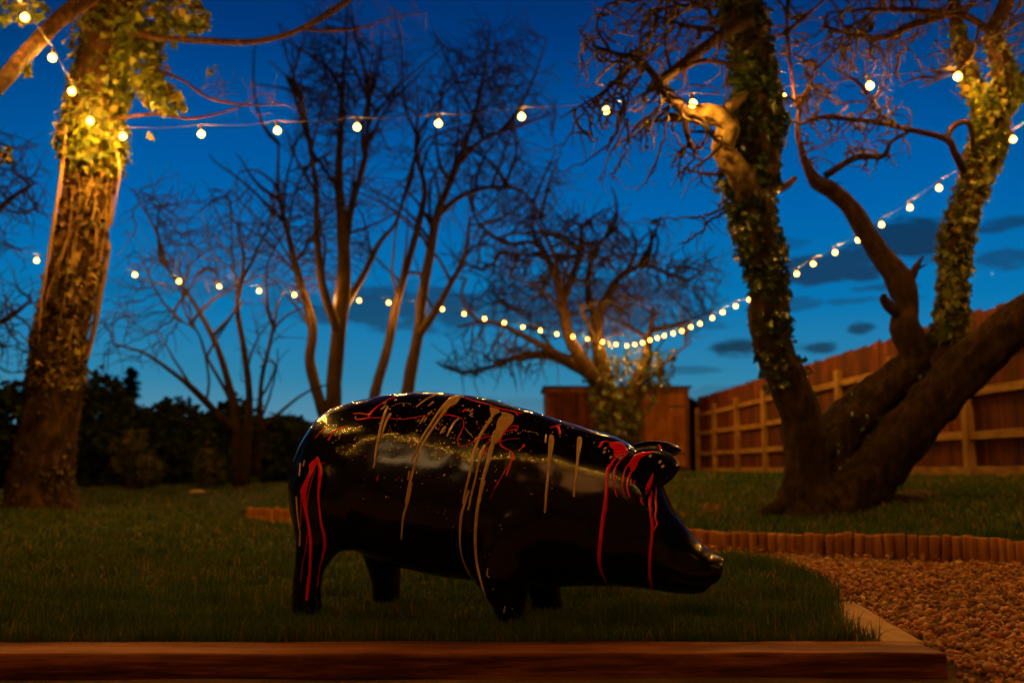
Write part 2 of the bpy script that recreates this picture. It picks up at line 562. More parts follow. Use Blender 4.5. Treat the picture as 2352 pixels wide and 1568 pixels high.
lz = np.vectorize(lawn_zz)
gx, gh, gw, gz = [], [], [], []
for (n, y0, y1, h0, h1, w0) in [(78000, 2.36, 3.4, .028, .055, .0026), (64000, 3.4, 5.0, .03, .055, .004), (60000, 5.0, 9.5, .03, .055, .008), (30000, 9.5, 20, .03, .07, .018)]:
    p = lawn_only(scatter(n, y0, y1, 0.35))
    gx.append(p)
    cl = np.array([0.75 + 0.6 * mnoise.noise((a * 5, b_ * 5, 0)) for a, b_ in p])
    gh.append(RNG.uniform(h0, h1, len(p)) * np.clip(cl * cl * 1.15, 0.35, 1.6))
    gw.append(np.full(len(p), w0) * RNG.uniform(.7, 1.3, len(p)))
# longer tufts along the timber edges
n = 5200
tx = np.concatenate([RNG.uniform(-1.7, .86, n // 2), np.interp(yy2 := RNG.uniform(2.36, 4.7, n // 2), XB_Y, XB_X) + RNG.normal(-.015, .03, n // 2)])
ty = np.concatenate([2.375 + np.abs(RNG.normal(0, .02, n // 2)), yy2])
gx.append(np.stack([tx, ty], 1))
gh.append(RNG.uniform(.035, .075, n))
gw.append(RNG.uniform(.002, .0034, n))
p = np.concatenate(gx)
H, Wd = np.concatenate(gh), np.concatenate(gw)
blades('grass', p[:, 0], p[:, 1], lz(p[:, 0], p[:, 1]) - 0.004, H, Wd, GRASS, seed=3)
# raised lawn
ps = []
for (n, y0, y1) in [(60000, 4.6, 9), (36000, 9, 24)]:
    q = scatter(n, y0, y1, .3)
    q = q[(q[:, 0] > -2.5)]
    q = q[q[:, 1] > np.interp(q[:, 0], EX, EY) + .03]
    ps.append(q)
p = np.concatenate(ps)
hh = np.where(p[:, 1] < 9, RNG.uniform(.025, .055, len(p)), RNG.uniform(.03, .07, len(p)))
ww = np.where(p[:, 1] < 9, .008, .02) * RNG.uniform(.7, 1.3, len(p))
blades('grass', p[:, 0], p[:, 1], np.array([lawn_z(a, b_) for a, b_ in p]) - .004, hh, ww, GRASS, seed=5)

# gravel pebbles
bm = bmesh.new()
bmesh.ops.create_icosphere(bm, subdivisions=2, radius=1)
ico_v = np.array([v.co[:] for v in bm.verts])
ico_f = np.array([[v.index for v in f.verts] for f in bm.faces])
bm.free()
protos = []
for k in range(14):
    s = np.array([1, RNG.uniform(.65, .95), RNG.uniform(.45, .75)])
    d = np.array([1 + .28 * mnoise.noise(Vector(v) * 1.1 + Vector((k * 9, 0, 0))) + .12 * mnoise.noise(Vector(v) * 2.6 + Vector((k * 5, 3, 0))) for v in ico_v])
    protos.append(ico_v * d[:, None] * s)
bm = bmesh.new()
bmesh.ops.create_icosphere(bm, subdivisions=1, radius=1)
ico1_v = np.array([v.co[:] for v in bm.verts])
ico1_f = np.array([[v.index for v in f.verts] for f in bm.faces])
bm.free()
protos1 = [ico1_v * RNG.uniform(.8, 1.2, (len(ico1_v), 1)) * np.array([1.05, RNG.uniform(.7, 1), RNG.uniform(.5, .8)]) for k in range(14)]
GV, GF, goff = [], [], 0
for (n, y0, y1, pr, fc) in [(21000, 1.35, 3.0, protos, ico_f), (20000, 3.0, 4.6, protos1, ico1_f), (13000, 4.6, 9.3, protos1, ico1_f)]:
    q = scatter(n, y0, y1, .15)
    xb = np.where(q[:, 1] < 2.36, .968, np.interp(q[:, 1], XB_Y, XB_X) + np.where(q[:, 1] < 2.75, .165, np.where(q[:, 1] < 3.25, .10, 0.0)))
    q = q[(q[:, 0] > xb) & (q[:, 1] < np.interp(q[:, 0], EX, EY) - .02)]
    for x_, y_ in q:
        R = np.array(Matrix.Rotation(random.uniform(0, 6.28), 3, 'Z') @ Matrix.Rotation(random.gauss(0, .5), 3, 'X') @ Matrix.Rotation(random.gauss(0, .5), 3, 'Y'))
        s_ = min(.019, .0045 + abs(random.gauss(0, .0040)))
        z_ = GZ + s_ * .3 + random.random() ** 2 * .020 - (.012 if y_ < 2.4 and x_ < .985 else 0)
        v_ = (pr[random.randrange(14)] * s_) @ R.T + np.array([x_, y_, z_])
        GV.append(v_); GF.append(fc + goff); goff += len(v_)
me = np_mesh('gravel', np.concatenate(GV), [np.concatenate(GF)])
m, t = mat('pebble')
geo = t.n('ShaderNodeNewGeometry')
c = t.ramp(geo.outputs['Random Per Island'], [(0, (.14, .052, .016)), (.3, (.34, .12, .034)), (.6, (.48, .185, .055)), (.85, (.56, .31, .14)), (1, (.22, .13, .075))])
n1 = t.n('ShaderNodeTexNoise', i_Vector=objco(t), i_Scale=130.0, i_Detail=4.0)
c = t.mix(t.m('MULTIPLY', n1.outputs[0], .9), c, t.mix(1.0, c, (.55, .5, .45), 'MULTIPLY'))
finish(t, c, .65, n1.outputs[0], .3, .003, .35)
tag(link_mesh('gravel', me, m, None, True), kind='stuff')

# ------------------------------------------------------------------ timber sleepers
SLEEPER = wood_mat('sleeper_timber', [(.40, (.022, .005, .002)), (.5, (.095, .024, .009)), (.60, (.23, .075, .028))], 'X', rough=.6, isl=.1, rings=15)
SLEEPER_TOP = wood_mat('lit_sleeper_top', [(.40, (.055, .013, .004)), (.5, (.145, .040, .012)), (.60, (.27, .095, .034))], 'X', rough=.7, isl=.1, rings=15)  # upward faces made paler: stronger light on top put into the colour
SLEEPER2 = wood_mat('pale_sleeper_timber', [(.3, (.22, .11, .045)), (.5, (.40, .215, .095)), (.7, (.54, .32, .16))], 'Y', rough=.7, isl=.1)


def rough_plank(mb, c, size, rot=None, seg=40, bev=.008, amp=.0025):
    bm = bmesh.new()
    bmesh.ops.create_cube(bm, size=1)
    for v in bm.verts:
        v.co = Vector((v.co.x * size[0], v.co.y * size[1], v.co.z * size[2]))
    bmesh.ops.bevel(bm, geom=bm.edges[:], offset=bev, segments=3, affect='EDGES', profile=.5)
    ax = 0 if size[0] > size[1] else 1
    for i in range(1, seg):
        co = Vector((0, 0, 0)); co[ax] = size[ax] * (i / seg - .5)
        no = Vector((0, 0, 0)); no[ax] = 1
        bmesh.ops.bisect_plane(bm, geom=bm.verts[:] + bm.edges[:] + bm.faces[:], plane_co=co, plane_no=no)
    for v in bm.verts:
        q = v.co * 6
        v.co += Vector((mnoise.noise(q), mnoise.noise(q + Vector((9, 0, 0))), mnoise.noise(q + Vector((0, 9, 0))))) * amp
    M = Matrix.Translation(Vector(c)) @ (rot.to_4x4() if rot is not None else Matrix.Identity(4))
    bm.verts.index_update()
    mb.add([M @ v.co for v in bm.verts], [[v.index for v in f.verts] for f in bm.faces])
    bm.free()


def local_build(mb, name, m, origin):
    """top-level mesh whose origin sits at its base"""
    o = Vector(origin)
    mb.v = [tuple(Vector(v) - o) for v in mb.v]
    ob = mb.build(name, m)
    ob.location = o
    return ob


s1 = MB()
rough_plank(s1, (-.656, 2.295, -.048), (3.19, .150, .116), seg=150, bev=.006, amp=.0036)
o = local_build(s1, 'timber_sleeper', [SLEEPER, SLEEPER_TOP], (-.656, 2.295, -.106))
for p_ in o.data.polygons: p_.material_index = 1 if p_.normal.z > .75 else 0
tag(o, 'long reddish brown timber sleeper along the front edge of the lawn', 'sleeper')
s2 = MB()
ang = math.atan2(.085, .75)
rough_plank(s2, (.922, 2.75, -.052), (.160, .73, .116), Matrix.Rotation(-ang, 3, 'Z'), seg=16)
tag(local_build(s2, 'timber_sleeper', SLEEPER2, (.945, 2.86, -.11)), 'short pale weathered timber sleeper between the lawn corner and the gravel', 'sleeper')

# ------------------------------------------------------------------ log roll edging
LOG = wood_mat('edging_log', [(.3, (.13, .045, .013)), (.5, (.31, .125, .038)), (.7, (.48, .23, .085))], 'Z', rough=.75, isl=.35)
edging = empty('log_edging', (1.5, 5.5, GZ), 'low border of upright round orange brown logs holding back the raised lawn', 'edging')
seglen = np.concatenate([[0], np.cumsum(np.hypot(*np.diff(ec, axis=0).T))])


def log_mesh(k):
    mb = MB()
    r = .026
    h = .165
    prof = [(0, 1), (.154, 1), (.161, .95), (.1645, .8), (.1655, .3)]
    mb.tube([(0, 0, z) for z, q in prof], [r * q for z, q in prof], 12, .06, wf=9 + k)
    me = bpy.data.meshes.new('log')
    me.from_pydata(mb.v, [], mb.f)
    me.materials.append(LOG)
    me.polygons.foreach_set('use_smooth', [True] * len(me.polygons))
    return me


LOGS = [log_mesh(k) for k in range(5)]
d = 0.1
i = 0
rest = MB()
while d < seglen[-1]:
    x = float(np.interp(d, seglen, ec[:, 0])); y = float(np.interp(d, seglen, ec[:, 1]))
    top = 0.082 - .022 * (1 - sst(1.2, 2.2, x))
    loc = Vector((x + random.gauss(0, .003), y + random.gauss(0, .004), top - .165 + random.gauss(0, .005)))
    sc = random.uniform(.88, 1.12)
    rot = (random.gauss(0, .03), random.gauss(0, .03), random.uniform(0, 6.28))
    if -1.85 < x < 0.95 or i >= 99:                     # out of sight behind the pig
        M = Matrix.LocRotScale(loc, __import__('mathutils').Euler(rot), Vector((sc, sc, 1)))
        rest.add([M @ v.co for v in LOGS[0].vertices], [tuple(p_.vertices) for p_ in LOGS[0].polygons])
    else:
        o = bpy.data.objects.new('log', LOGS[i % 5])
        COL.objects.link(o)
        o.parent = edging
        o.matrix_parent_inverse = Matrix.Translation(-edging.location)
        o.location = loc
        o.scale = (sc, sc, 1)
        o.rotation_euler = rot
        i += 1
    d += .0515
tag(rest.build('logs', LOG, edging, True), kind='stuff')
mb = MB()
pk = G(2290, 1292, GZ)
mb.box(pk + Vector((0, -.06, .05)), (.016, .010, .13), Matrix.Rotation(.05, 3, 'Y'), .002)
tag(local_build(mb, 'marker_peg', noise_mat('pale_peg', [(.3, (.35, .25, .08)), (.7, (.5, .38, .14))], 20, rough=.7), (pk.x, pk.y - .06, GZ - .02)), 'small pale yellow peg standing in the gravel against the logs', 'peg')

# ------------------------------------------------------------------ the pig statue
PHI = math.radians(12)
PC = Vector((0, 2.85, 0))
AX = Vector((math.cos(PHI), -math.sin(PHI), 0))          # towards the snout
LAT = Vector((math.sin(PHI), math.cos(PHI), 0))          # away from the viewer


def pl(px, py, lat=0.0):
    """pixel -> (s, z) on the pig's lengthwise plane at a lateral offset"""
    a, b = ray(px, py)
    # X = PC.x + s*AX.x + lat*LAT.x = a*Y ; Y = PC.y + s*AX.y + lat*LAT.y
    Y0 = PC.y + lat * LAT.y
    X0 = PC.x + lat * LAT.x
    s = (a * Y0 - X0) / (AX.x - a * AX.y)
    Y = Y0 + s * AX.y
    return s, CH + b * Y


def pw(s, lat, z):
    return PC + AX * s + LAT * lat + Vector((0, 0, z))


def pig_mb():
    mb = MB()
    N = 36
    st = [(685, 1090, 1140, .030), (689, 1058, 1180, .070), (698, 1027, 1218, .100), (712, 1000, 1238, .126), (730, 976, 1246, .148), (750, 953, 1246, .170), (785, 934, 1246, .185), (822, 920, 1256, .194),
          (870, 909, 1280, .202), (919, 902, 1297, .207), (967, 899.5, 1310, .208), (1024, 900, 1323, .206), (1085, 907, 1332, .203), (1140, 919, 1339, .199), (1200, 935, 1346, .193), (1240, 947, 1348, .186),
          (1290, 965, 1347, .176), (1350, 982, 1345, .165), (1400, 998, 1345, .154), (1440, 1016, 1348, .145), (1475, 1044, 1352, .136), (1500, 1074, 1355, .127), (1524, 1110, 1358, .115), (1548, 1172, 1361, .098),
          (1577, 1215, 1364, .083), (1604, 1242, 1362, .074), (1618, 1253, 1358, .066), (1630, 1264, 1345, .056)]
    rings = []
    for px, t, b, hw in st:
        s, zt = pl(px, t)
        _, zb = pl(px, b)
        zc, hz = (zt + zb) / 2, (zt - zb) / 2
        ring = []
        for k in range(N):
            an = 2 * math.pi * k / N
            ca, sa = math.cos(an), math.sin(an)
            e = 0.88
            y = hw * math.copysign(abs(ca) ** e, ca)
            z = hz * math.copysign(abs(sa) ** e, sa)
            # flanks fullest a little below the middle
            y *= 1 + .06 * (-sa)
            ring.append(pw(s, y, zc + z))
        rings.append(ring)
    vs = [p for r in rings for p in r]
    fs = [(i * N + k, i * N + (k + 1) % N, (i + 1) * N + (k + 1) % N, (i + 1) * N + k) for i in range(len(rings) - 1) for k in range(N)]
    fs += [tuple(range(N))[::-1], tuple((len(rings) - 1) * N + k for k in range(N))]
    mb.add(vs, fs)

    def leg(rowsd, lat0, lat1, hl0, hl1):
        n = 24
        R = []
        for j, (py, l, r) in enumerate(rowsd):
            q = j / (len(rowsd) - 1)
            lat = lat0 + (lat1 - lat0) * q
            hl = hl0 + (hl1 - hl0) * q
            s0, z0 = pl(l, py, lat)
            s1, z1 = pl(r, py, lat)
            z = (z0 + z1) / 2
            R.append([pw((s0 + s1) / 2 + (s1 - s0) / 2 * math.cos(2 * math.pi * k / n), lat + hl * math.sin(2 * math.pi * k / n), z) for k in range(n)])
        mb.add([p for r_ in R for p in r_], [(i * n + k, (i + 1) * n + k, (i + 1) * n + (k + 1) % n, i * n + (k + 1) % n) for i in range(len(R) - 1) for k in range(n)]
               + [tuple(range(n)), tuple((len(R) - 1) * n + k for k in range(n))[::-1]])

    # near hind, far hind, near front, far front
    leg([(1080, 690, 790), (1116, 669, 812), (1162, 671, 815), (1215, 678, 806), (1240, 681, 800), (1256, 681, 786), (1273, 681, 767), (1295, 680, 750), (1322, 678, 738), (1356, 676, 732), (1380, 674, 735), (1398, 673, 738), (1409, 675, 738)], -.105, -.125, .085, .052)
    leg([(1180, 800, 935), (1249, 823, 926), (1295, 846, 919), (1322, 854, 916), (1349, 860, 914), (1366, 858, 917), (1384, 858, 918)], .105, .125, .085, .05)
    leg([(1180, 1110, 1250), (1260, 1088, 1244), (1331, 1084, 1226), (1352, 1100, 1216), (1375, 1118, 1208), (1400, 1135, 1204), (1420, 1145, 1205), (1440, 1147, 1209), (1456, 1148, 1209)], -.115, -.13, .085, .05)
    leg([(1280, 1190, 1310), (1346, 1206, 1288), (1370, 1216, 1289), (1393, 1222, 1292), (1408, 1222, 1294), (1420, 1223, 1293)], .115, .13, .08, .05)

    def blob(px, py, lat, rs, rl, rz, rot=0.0):
        s, z = pl(px, py, lat)
        n1_, n2_ = 22, 14
        vs = []
        for i in range(n2_ + 1):
            ph = math.pi * i / n2_
            for k in range(n1_):
                a_ = 2 * math.pi * k / n1_
                ds, dl, dz = rs * math.sin(ph) * math.cos(a_), rl * math.sin(ph) * math.sin(a_), rz * math.cos(ph)
                ds, dz = ds * math.cos(rot) - dz * math.sin(rot), ds * math.sin(rot) + dz * math.cos(rot)
                vs.append(pw(s + ds, lat + dl, z + dz))
        fs = [(i * n1_ + k, (i + 1) * n1_ + k, (i + 1) * n1_ + (k + 1) % n1_, i * n1_ + (k + 1) % n1_) for i in range(n2_) for k in range(n1_)]
        mb.add(vs, fs)

    for sgn in (-1, 1):
        blob(790 if sgn < 0 else 806, 1132, sgn * .110, .112, .092, .160, .12)      # haunch
        blob(1195 if sgn < 0 else 1220, 1200, sgn * .116, .085, .080, .170, -.12)     # shoulder
        blob(1375, 1235, sgn * .070, .150, .090, .110, .0)                       # jowl
        blob(1478, 1180, sgn * .078, .045, .036, .035)                            # brow over the eye
    # snout disc, tilted
    s, z = pl(1642, 1308)
    tilt = math.atan2(60, 24)
    for q, rr in ((0, 1.0),):
        pts = []
        d_ = Vector((math.sin(tilt), 0, 0))
    ax2 = AX * math.cos(.36) + Vector((0, 0, -math.sin(.36)))
    ax2 = (AX * .93 + LAT * .30 + Vector((0, 0, -.40))).normalized()
    lt2 = (LAT - ax2 * LAT.dot(ax2)).normalized()
    up2 = lt2.cross(ax2).normalized()
    if up2.z < 0: up2 = -up2
    c0 = pw(s, 0, z)
    lt3 = up2.cross(ax2).normalized()
    rings2 = [[c0 + ax2 * off + lt3 * (.050 * kk * math.cos(a_)) + up2 * (.0375 * kk * math.sin(a_)) for a_ in np.linspace(0, 2 * math.pi, 32, endpoint=False)]
              for off, kk in ((-.075, 1.02), (-.05, 1.0), (-.025, .98), (-.008, 1.02), (.004, 1.04), (.008, 1.0))]
    mb.add([p_ for r_ in rings2 for p_ in r_], [(i * 32 + k, i * 32 + (k + 1) % 32, (i + 1) * 32 + (k + 1) % 32, (i + 1) * 32 + k) for i in range(5) for k in range(32)] + [tuple(range(32))[::-1], tuple(5 * 32 + k for k in range(32))])
    return mb, c0, ax2, up2


pm, sn_c, sn_ax, sn_up = pig_mb()
tmp = pm.build('pig_tmp')
md = tmp.modifiers.new('r', 'REMESH')
md.mode = 'VOXEL'
md.voxel_size = .0060
rm = bpy.data.meshes.new_from_object(tmp.evaluated_get(bpy.context.evaluated_depsgraph_get()))
bpy.data.objects.remove(tmp)
tmp = bpy.data.objects.new('pig_tmp', rm)
COL.objects.link(tmp)
vg = tmp.vertex_groups.new(name='soft')
for v in rm.vertices:
    ds = (v.co - sn_c).dot(sn_ax)
    vg.add([v.index], .10 + .90 * sst(-.045, -.13, ds) if ds > -.13 else 1.0, 'REPLACE')
md2 = tmp.modifiers.new('s', 'SMOOTH')
md2.factor = .5
md2.iterations = 38
md2.vertex_group = 'soft'
pig_me = bpy.data.meshes.new_from_object(tmp.evaluated_get(bpy.context.evaluated_depsgraph_get()))
bpy.data.objects.remove(tmp)
pig_me.name = 'body'
# mouth crease pressed into the surface
co = np.zeros(len(pig_me.vertices) * 3, np.float32)
pig_me.vertices.foreach_get('co', co)
co = co.reshape(-1, 3)
sn_lt = sn_up.cross(sn_ax).normalized()
rel = co - np.array(sn_c)
off_, lx_, uy_ = rel @ np.array(sn_ax), rel @ np.array(sn_lt), rel @ np.array(sn_up)
for sg in (-1, 1):                                       # nostrils
    dn2 = ((lx_ - sg * .018) / .0095) ** 2 + ((uy_ - .004) / .012) ** 2
    co -= np.array(sn_ax)[None] * (np.exp(-dn2) * .012 * (off_ > -.01))[:, None]
mp_ = []
for px, py in [(1640, 1322), (1625, 1330), (1600, 1330), (1570, 1322), (1545, 1312)]:
    s, z = pl(px, py)
    mp_.append((s, z))
loc_s = (co - np.array(PC)) @ np.array(AX)
loc_l = (co - np.array(PC)) @ np.array(LAT)
ms = np.array(sorted(mp_))
zc = np.interp(loc_s, ms[:, 0], ms[:, 1])
wgt = np.exp(-((co[:, 2] - zc) / .005) ** 2) * ((loc_s > ms[0, 0]) & (loc_s < ms[-1, 0] + .01)) * .006
co -= np.array(LAT)[None] * (np.sign(loc_l) * wgt)[:, None]
nn = np.zeros(len(pig_me.vertices) * 3, np.float32)
pig_me.vertices.foreach_get('normal', nn)
nn = nn.reshape(-1, 3)
co += nn * np.array([.0042 * mnoise.noise(Vector(v) * 7.5) + .0016 * mnoise.noise(Vector(v) * 19 + Vector((5, 0, 0))) for v in co.tolist()], np.float32)[:, None] * (off_ < -.06)[:, None]
pig_me.vertices.foreach_set('co', co.ravel())
pig_me.update()

m, t = mat('black_gloss_paint')
n1 = t.n('ShaderNodeTexNoise', i_Vector=objco(t), i_Scale=420.0, i_Detail=2.0, i_Roughness=.6)
n2 = t.n('ShaderNodeTexNoise', i_Vector=objco(t), i_Scale=11.0, i_Detail=3.0)
rg = t.m('MULTIPLY_ADD', n2.outputs[0], .14, .055)
hgt = t.m('ADD', t.m('MULTIPLY', n1.outputs[0], .35), t.m('MULTIPLY', n2.outputs[0], 4.0))
finish(t, (.0035, .003, .0028), rg, hgt, .32, .0012, .5, .15, Coat_Roughness=.05)
PIGM = m
pig = empty('pig_statue', PC, 'black glossy pig statue splashed with red and gold paint, standing on the lawn', 'statue')
body = link_mesh('body', pig_me, PIGM, pig, True)


def ear(top, bot, lat_base, lat_tip, sg):
    """solid leaf-shaped ear: u from root to tip, v across"""
    nu, nv = 22, 14
    tp = catmull(top, 8); bt = catmull(bot, 8)

    def at(c, u):
        k = u * (len(c) - 1); i = min(int(k), len(c) - 2)
        return c[i] + (c[i + 1] - c[i]) * (k - i)
    front, back = [], []
    for i in range(nu + 1):
        u = i / nu
        a_, b_ = at(tp, u), at(bt, u)
        for j in range(nv + 1):
            v = j / nv
            px, py = a_ + (b_ - a_) * v
            cup = math.sin(math.pi * v) * math.sin(math.pi * min(1, u * 1.05))
            lat = lat_base + (lat_tip - lat_base) * u ** 1.2
            th = .023 * (1 - u * .45) * math.sqrt(max(0, 1 - (2 * v - 1) ** 2)) * math.sqrt(max(0, 1 - max(0, (u - .75) / .25) ** 2)) + .0005
            s, z = pl(px, py, lat)
            # outer face stays slightly hollow
            front.append(pw(s, lat + sg * (th * .9 - .016 * cup * (1 - u) - .004 * cup), z))
            back.append(pw(s, lat - sg * (th * .9 + .012), z))
    mb = MB()
    w_ = nv + 1
    n = len(front)
    fs = []
    for i in range(nu):
        for j in range(nv):
            q = (i * w_ + j, i * w_ + j + 1, (i + 1) * w_ + j + 1, (i + 1) * w_ + j)
            fs.append(q); fs.append(tuple(n + k for k in q[::-1]))
    for i in range(nu):
        for j in (0, nv):
            q = (i * w_ + j, (i + 1) * w_ + j, n + (i + 1) * w_ + j, n + i * w_ + j)
            fs.append(q if j == 0 else q[::-1])
    for i in (0, nu):
        for j in range(nv):
            q = (i * w_ + j, i * w_ + j + 1, n + i * w_ + j + 1, n + i * w_ + j)
            fs.append(q[::-1] if i == 0 else q)
    mb.add(front + back, fs)
    tmp = mb.build('ear_tmp')
    a = tmp.modifiers.new('r', 'REMESH'); a.mode = 'VOXEL'; a.voxel_size = .004
    b2 = tmp.modifiers.new('s', 'SMOOTH'); b2.factor = .5; b2.iterations = 8
    me = bpy.data.meshes.new_from_object(tmp.evaluated_get(bpy.context.evaluated_depsgraph_get()))
    bpy.data.objects.remove(tmp)
    me.name = 'ear'
    return link_mesh('ear', me, PIGM, pig, True)


ear1 = ear([(1405, 1034), (1440, 1035), (1473, 1031), (1505, 1029), (1530, 1037), (1552, 1053), (1563, 1070)], [(1400, 1100), (1432, 1108), (1458, 1121), (1488, 1127), (1518, 1119), (1546, 1098), (1563, 1074)], -.085, -.185, -1)
ear2 = ear([(1420, 1030), (1455, 1020), (1493, 1012), (1530, 1015), (1553, 1021), (1567, 1033)], [(1420, 1085), (1455, 1080), (1493, 1070), (1530, 1056), (1556, 1044), (1567, 1035)], .07, .16, 1)


# --- paint: ribbons and drops laid on the statue's skin
def tri_of(objs):
    vs, fs = [], []
    for o_ in objs:
        b_ = len(vs)
        vs += [v.co.copy() for v in o_.data.vertices]
        fs += [tuple(b_ + i for i in p_.vertices) for p_ in o_.data.polygons]
    return BVHTree.FromPolygons(vs, fs)


SKIN = tri_of([body, ear1, ear2])
EYE = Vector((0, 0, CH))


def hit(px, py):
    a, b = ray(px, py)
    p_, n_, i_, d_ = SKIN.ray_cast(EYE, Vector((a, 1, b)).normalized())
    if p_ is None: return None
    if n_.dot(p_ - EYE) > 0: n_ = -n_
    return p_, n_


def ribbon(mb, pts, widths, lift=.0028):
    """pts in working pixels"""
    q = catmull([(x, y, ww) for (x, y), ww in zip(pts, widths)], 10)
    L = [q[0]]
    for p_ in q[1:]:
        dd = np.hypot(*(p_[:2] - L[-1][:2]))
        k = max(1, int(dd / 2.5))
        for i in range(1, k + 1):
            L.append(L[-1] * 0 + (p_ * i / k + L[-1] * 0) + (0 if k == 1 else (1 - i / k) * q[0] * 0) if k == 1 else None) if k == 1 else None
        if k > 1:
            a0 = L[-1].copy()
            for i in range(1, k + 1):
                L.append(a0 + (p_ - a0) * i / k)
    rows = []
    n = len(L)
    for i in range(n):
        d = L[min(i + 1, n - 1)][:2] - L[max(i - 1, 0)][:2]
        l = np.hypot(*d)
        if l < 1e-6: continue
        nx, ny = -d[1] / l, d[0] / l
        hw = max(.35, L[i][2] / 2)
        # rounded ends
        e = min(i, n - 1 - i) * 2.5
        if e < hw: hw *= math.sqrt(max(.05, 1 - (1 - e / hw) ** 2))
        row = []
        for v in (-1, -.55, 0, .55, 1):
            h_ = hit(L[i][0] + nx * hw * v, L[i][1] + ny * hw * v)
            if h_ is None:
                row = None
                break
            p_, n_ = h_
            row.append(p_ + n_ * (lift * (1 - .85 * v * v) + .0005))
        rows.append(row)
    for a_, b_ in zip(rows[:-1], rows[1:]):
        if a_ is None or b_ is None: continue
        if (a_[2] - b_[2]).length > .03: continue
        mb.add(a_ + b_, [(k, k + 1, k + 6, k + 5) for k in range(4)])


def drop(mb, px, py, rx, ry, rot=0.0, lift=.0014):
    c = hit(px, py)
    if c is None: return
    ring = []
    for k in range(10):
        a_ = 2 * math.pi * k / 10
        dx, dy = rx * math.cos(a_), ry * math.sin(a_)
        h_ = hit(px + dx * math.cos(rot) - dy * math.sin(rot), py + dx * math.sin(rot) + dy * math.cos(rot))
        if h_ is None or (h_[0] - c[0]).length > .03: return
        ring.append(h_[0] + h_[1] * .0004)
    mb.add([c[0] + c[1] * lift] + ring, [(0, 1 + k, 1 + (k + 1) % 10) for k in range(10)])


def patch(mb, poly, lift=.0024):
    """filled blot: outline in pixels, filled by a fine grid"""
    poly = [tuple(p_) for p_ in catmull(list(poly) + [poly[0]], 5)]
    xs = [p_[0] for p_ in poly]; ys_ = [p_[1] for p_ in poly]

    def inside(x, y):
        r_ = False
        for (x1, y1), (x2, y2) in zip(poly, poly[1:] + poly[:1]):
            if (y1 > y) != (y2 > y) and x < (x2 - x1) * (y - y1) / (y2 - y1 + 1e-12) + x1: r_ = not r_
        return r_
    st = 1.1
    idx = {}
    vs, fs = [], []
    nx_, ny_ = int((max(xs) - min(xs)) / st) + 2, int((max(ys_) - min(ys_)) / st) + 2
    ins = {(i, j) for i in range(nx_) for j in range(ny_) if inside(min(xs) + i * st, min(ys_) + j * st)}

    def vid(i, j):
        if (i, j) not in idx:
            h_ = hit(min(xs) + i * st, min(ys_) + j * st)
            if h_ is None: return None
            idx[i, j] = len(vs)
            edge = any((i + a_, j + b_) not in ins for a_ in (-1, 0, 1) for b_ in (-1, 0, 1))
            vs.append(h_[0] + h_[1] * (.0006 if edge else lift))
        return idx[i, j]
    for (i, j) in ins:
        if (i + 1, j) in ins and (i, j + 1) in ins and (i + 1, j + 1) in ins:
            q = [vid(i, j), vid(i + 1, j), vid(i + 1, j + 1), vid(i, j + 1)]
            if None not in q and max((vs[q[0]] - vs[k]).length for k in q) < .02: fs.append(tuple(q))
    mb.add(vs, fs)


K = .91875


def zA(pts, x0, y0, sc):
    return [((x0 + x * sc) * K, (y0 + y * sc) * K) for x, y in pts]


A = lambda *pts: zA(pts, 700, 960, .19130)     # rump enlargement
B = lambda *pts: zA(pts, 1000, 960, .19130)    # back enlargement
C = lambda *pts: zA(pts, 1480, 1080, .12755)   # ear enlargement
S = lambda *pts: zA(pts, 700, 950, .41454)     # whole flank
H_ = lambda *pts: zA(pts, 1250, 1050, .35067)  # head
red, gold = MB(), MB()
sA, sC, sS, sH = .19130 * K, .12755 * K, .41454 * K, .35067 * K
# red on the hind leg
patch(red, A((490, 935), (440, 985), (385, 1035), (365, 1080), (380, 1110), (350, 1200), (310, 1280), (283, 1340), (290, 1420), (310, 1500), (340, 1480), (360, 1360), (400, 1230), (450, 1120), (480, 1060), (505, 1090), (520, 1120), (548, 1125), (530, 1040), (520, 975)))
ribbon(red, S((135, 650), (150, 740), (165, 830), (180, 920), (186, 1000), (183, 1090), (178, 1170), (168, 1250), (160, 1330)), [x * sS for x in (34, 28, 16, 18, 17, 17, 18, 22, 14)])
ribbon(red, S((230, 480), (245, 540), (240, 600), (233, 690), (240, 790), (250, 870), (266, 930), (270, 1000), (258, 1060), (240, 1120), (230, 1180), (222, 1250)), [x * sS for x in (20, 24, 20, 13, 13, 14, 17, 18, 14, 9, 5, 4)])
ribbon(red, S((215, 535), (190, 610), (172, 690), (165, 770)), [x * sS for x in (3, 5, 5, 3)])
ribbon(red, S((135, 640), (130, 720), (128, 800), (126, 880)), [x * sS for x in (5, 4, 3, 2)])
ribbon(red, S((168, 920), (160, 1000), (145, 1070), (132, 1150), (125, 1220)), [x * sS for x in (3, 4, 3, 3, 2)])
ribbon(red, A((540, 1050), (560, 1030), (592, 1028)), [x * sA for x in (8, 12, 6)])
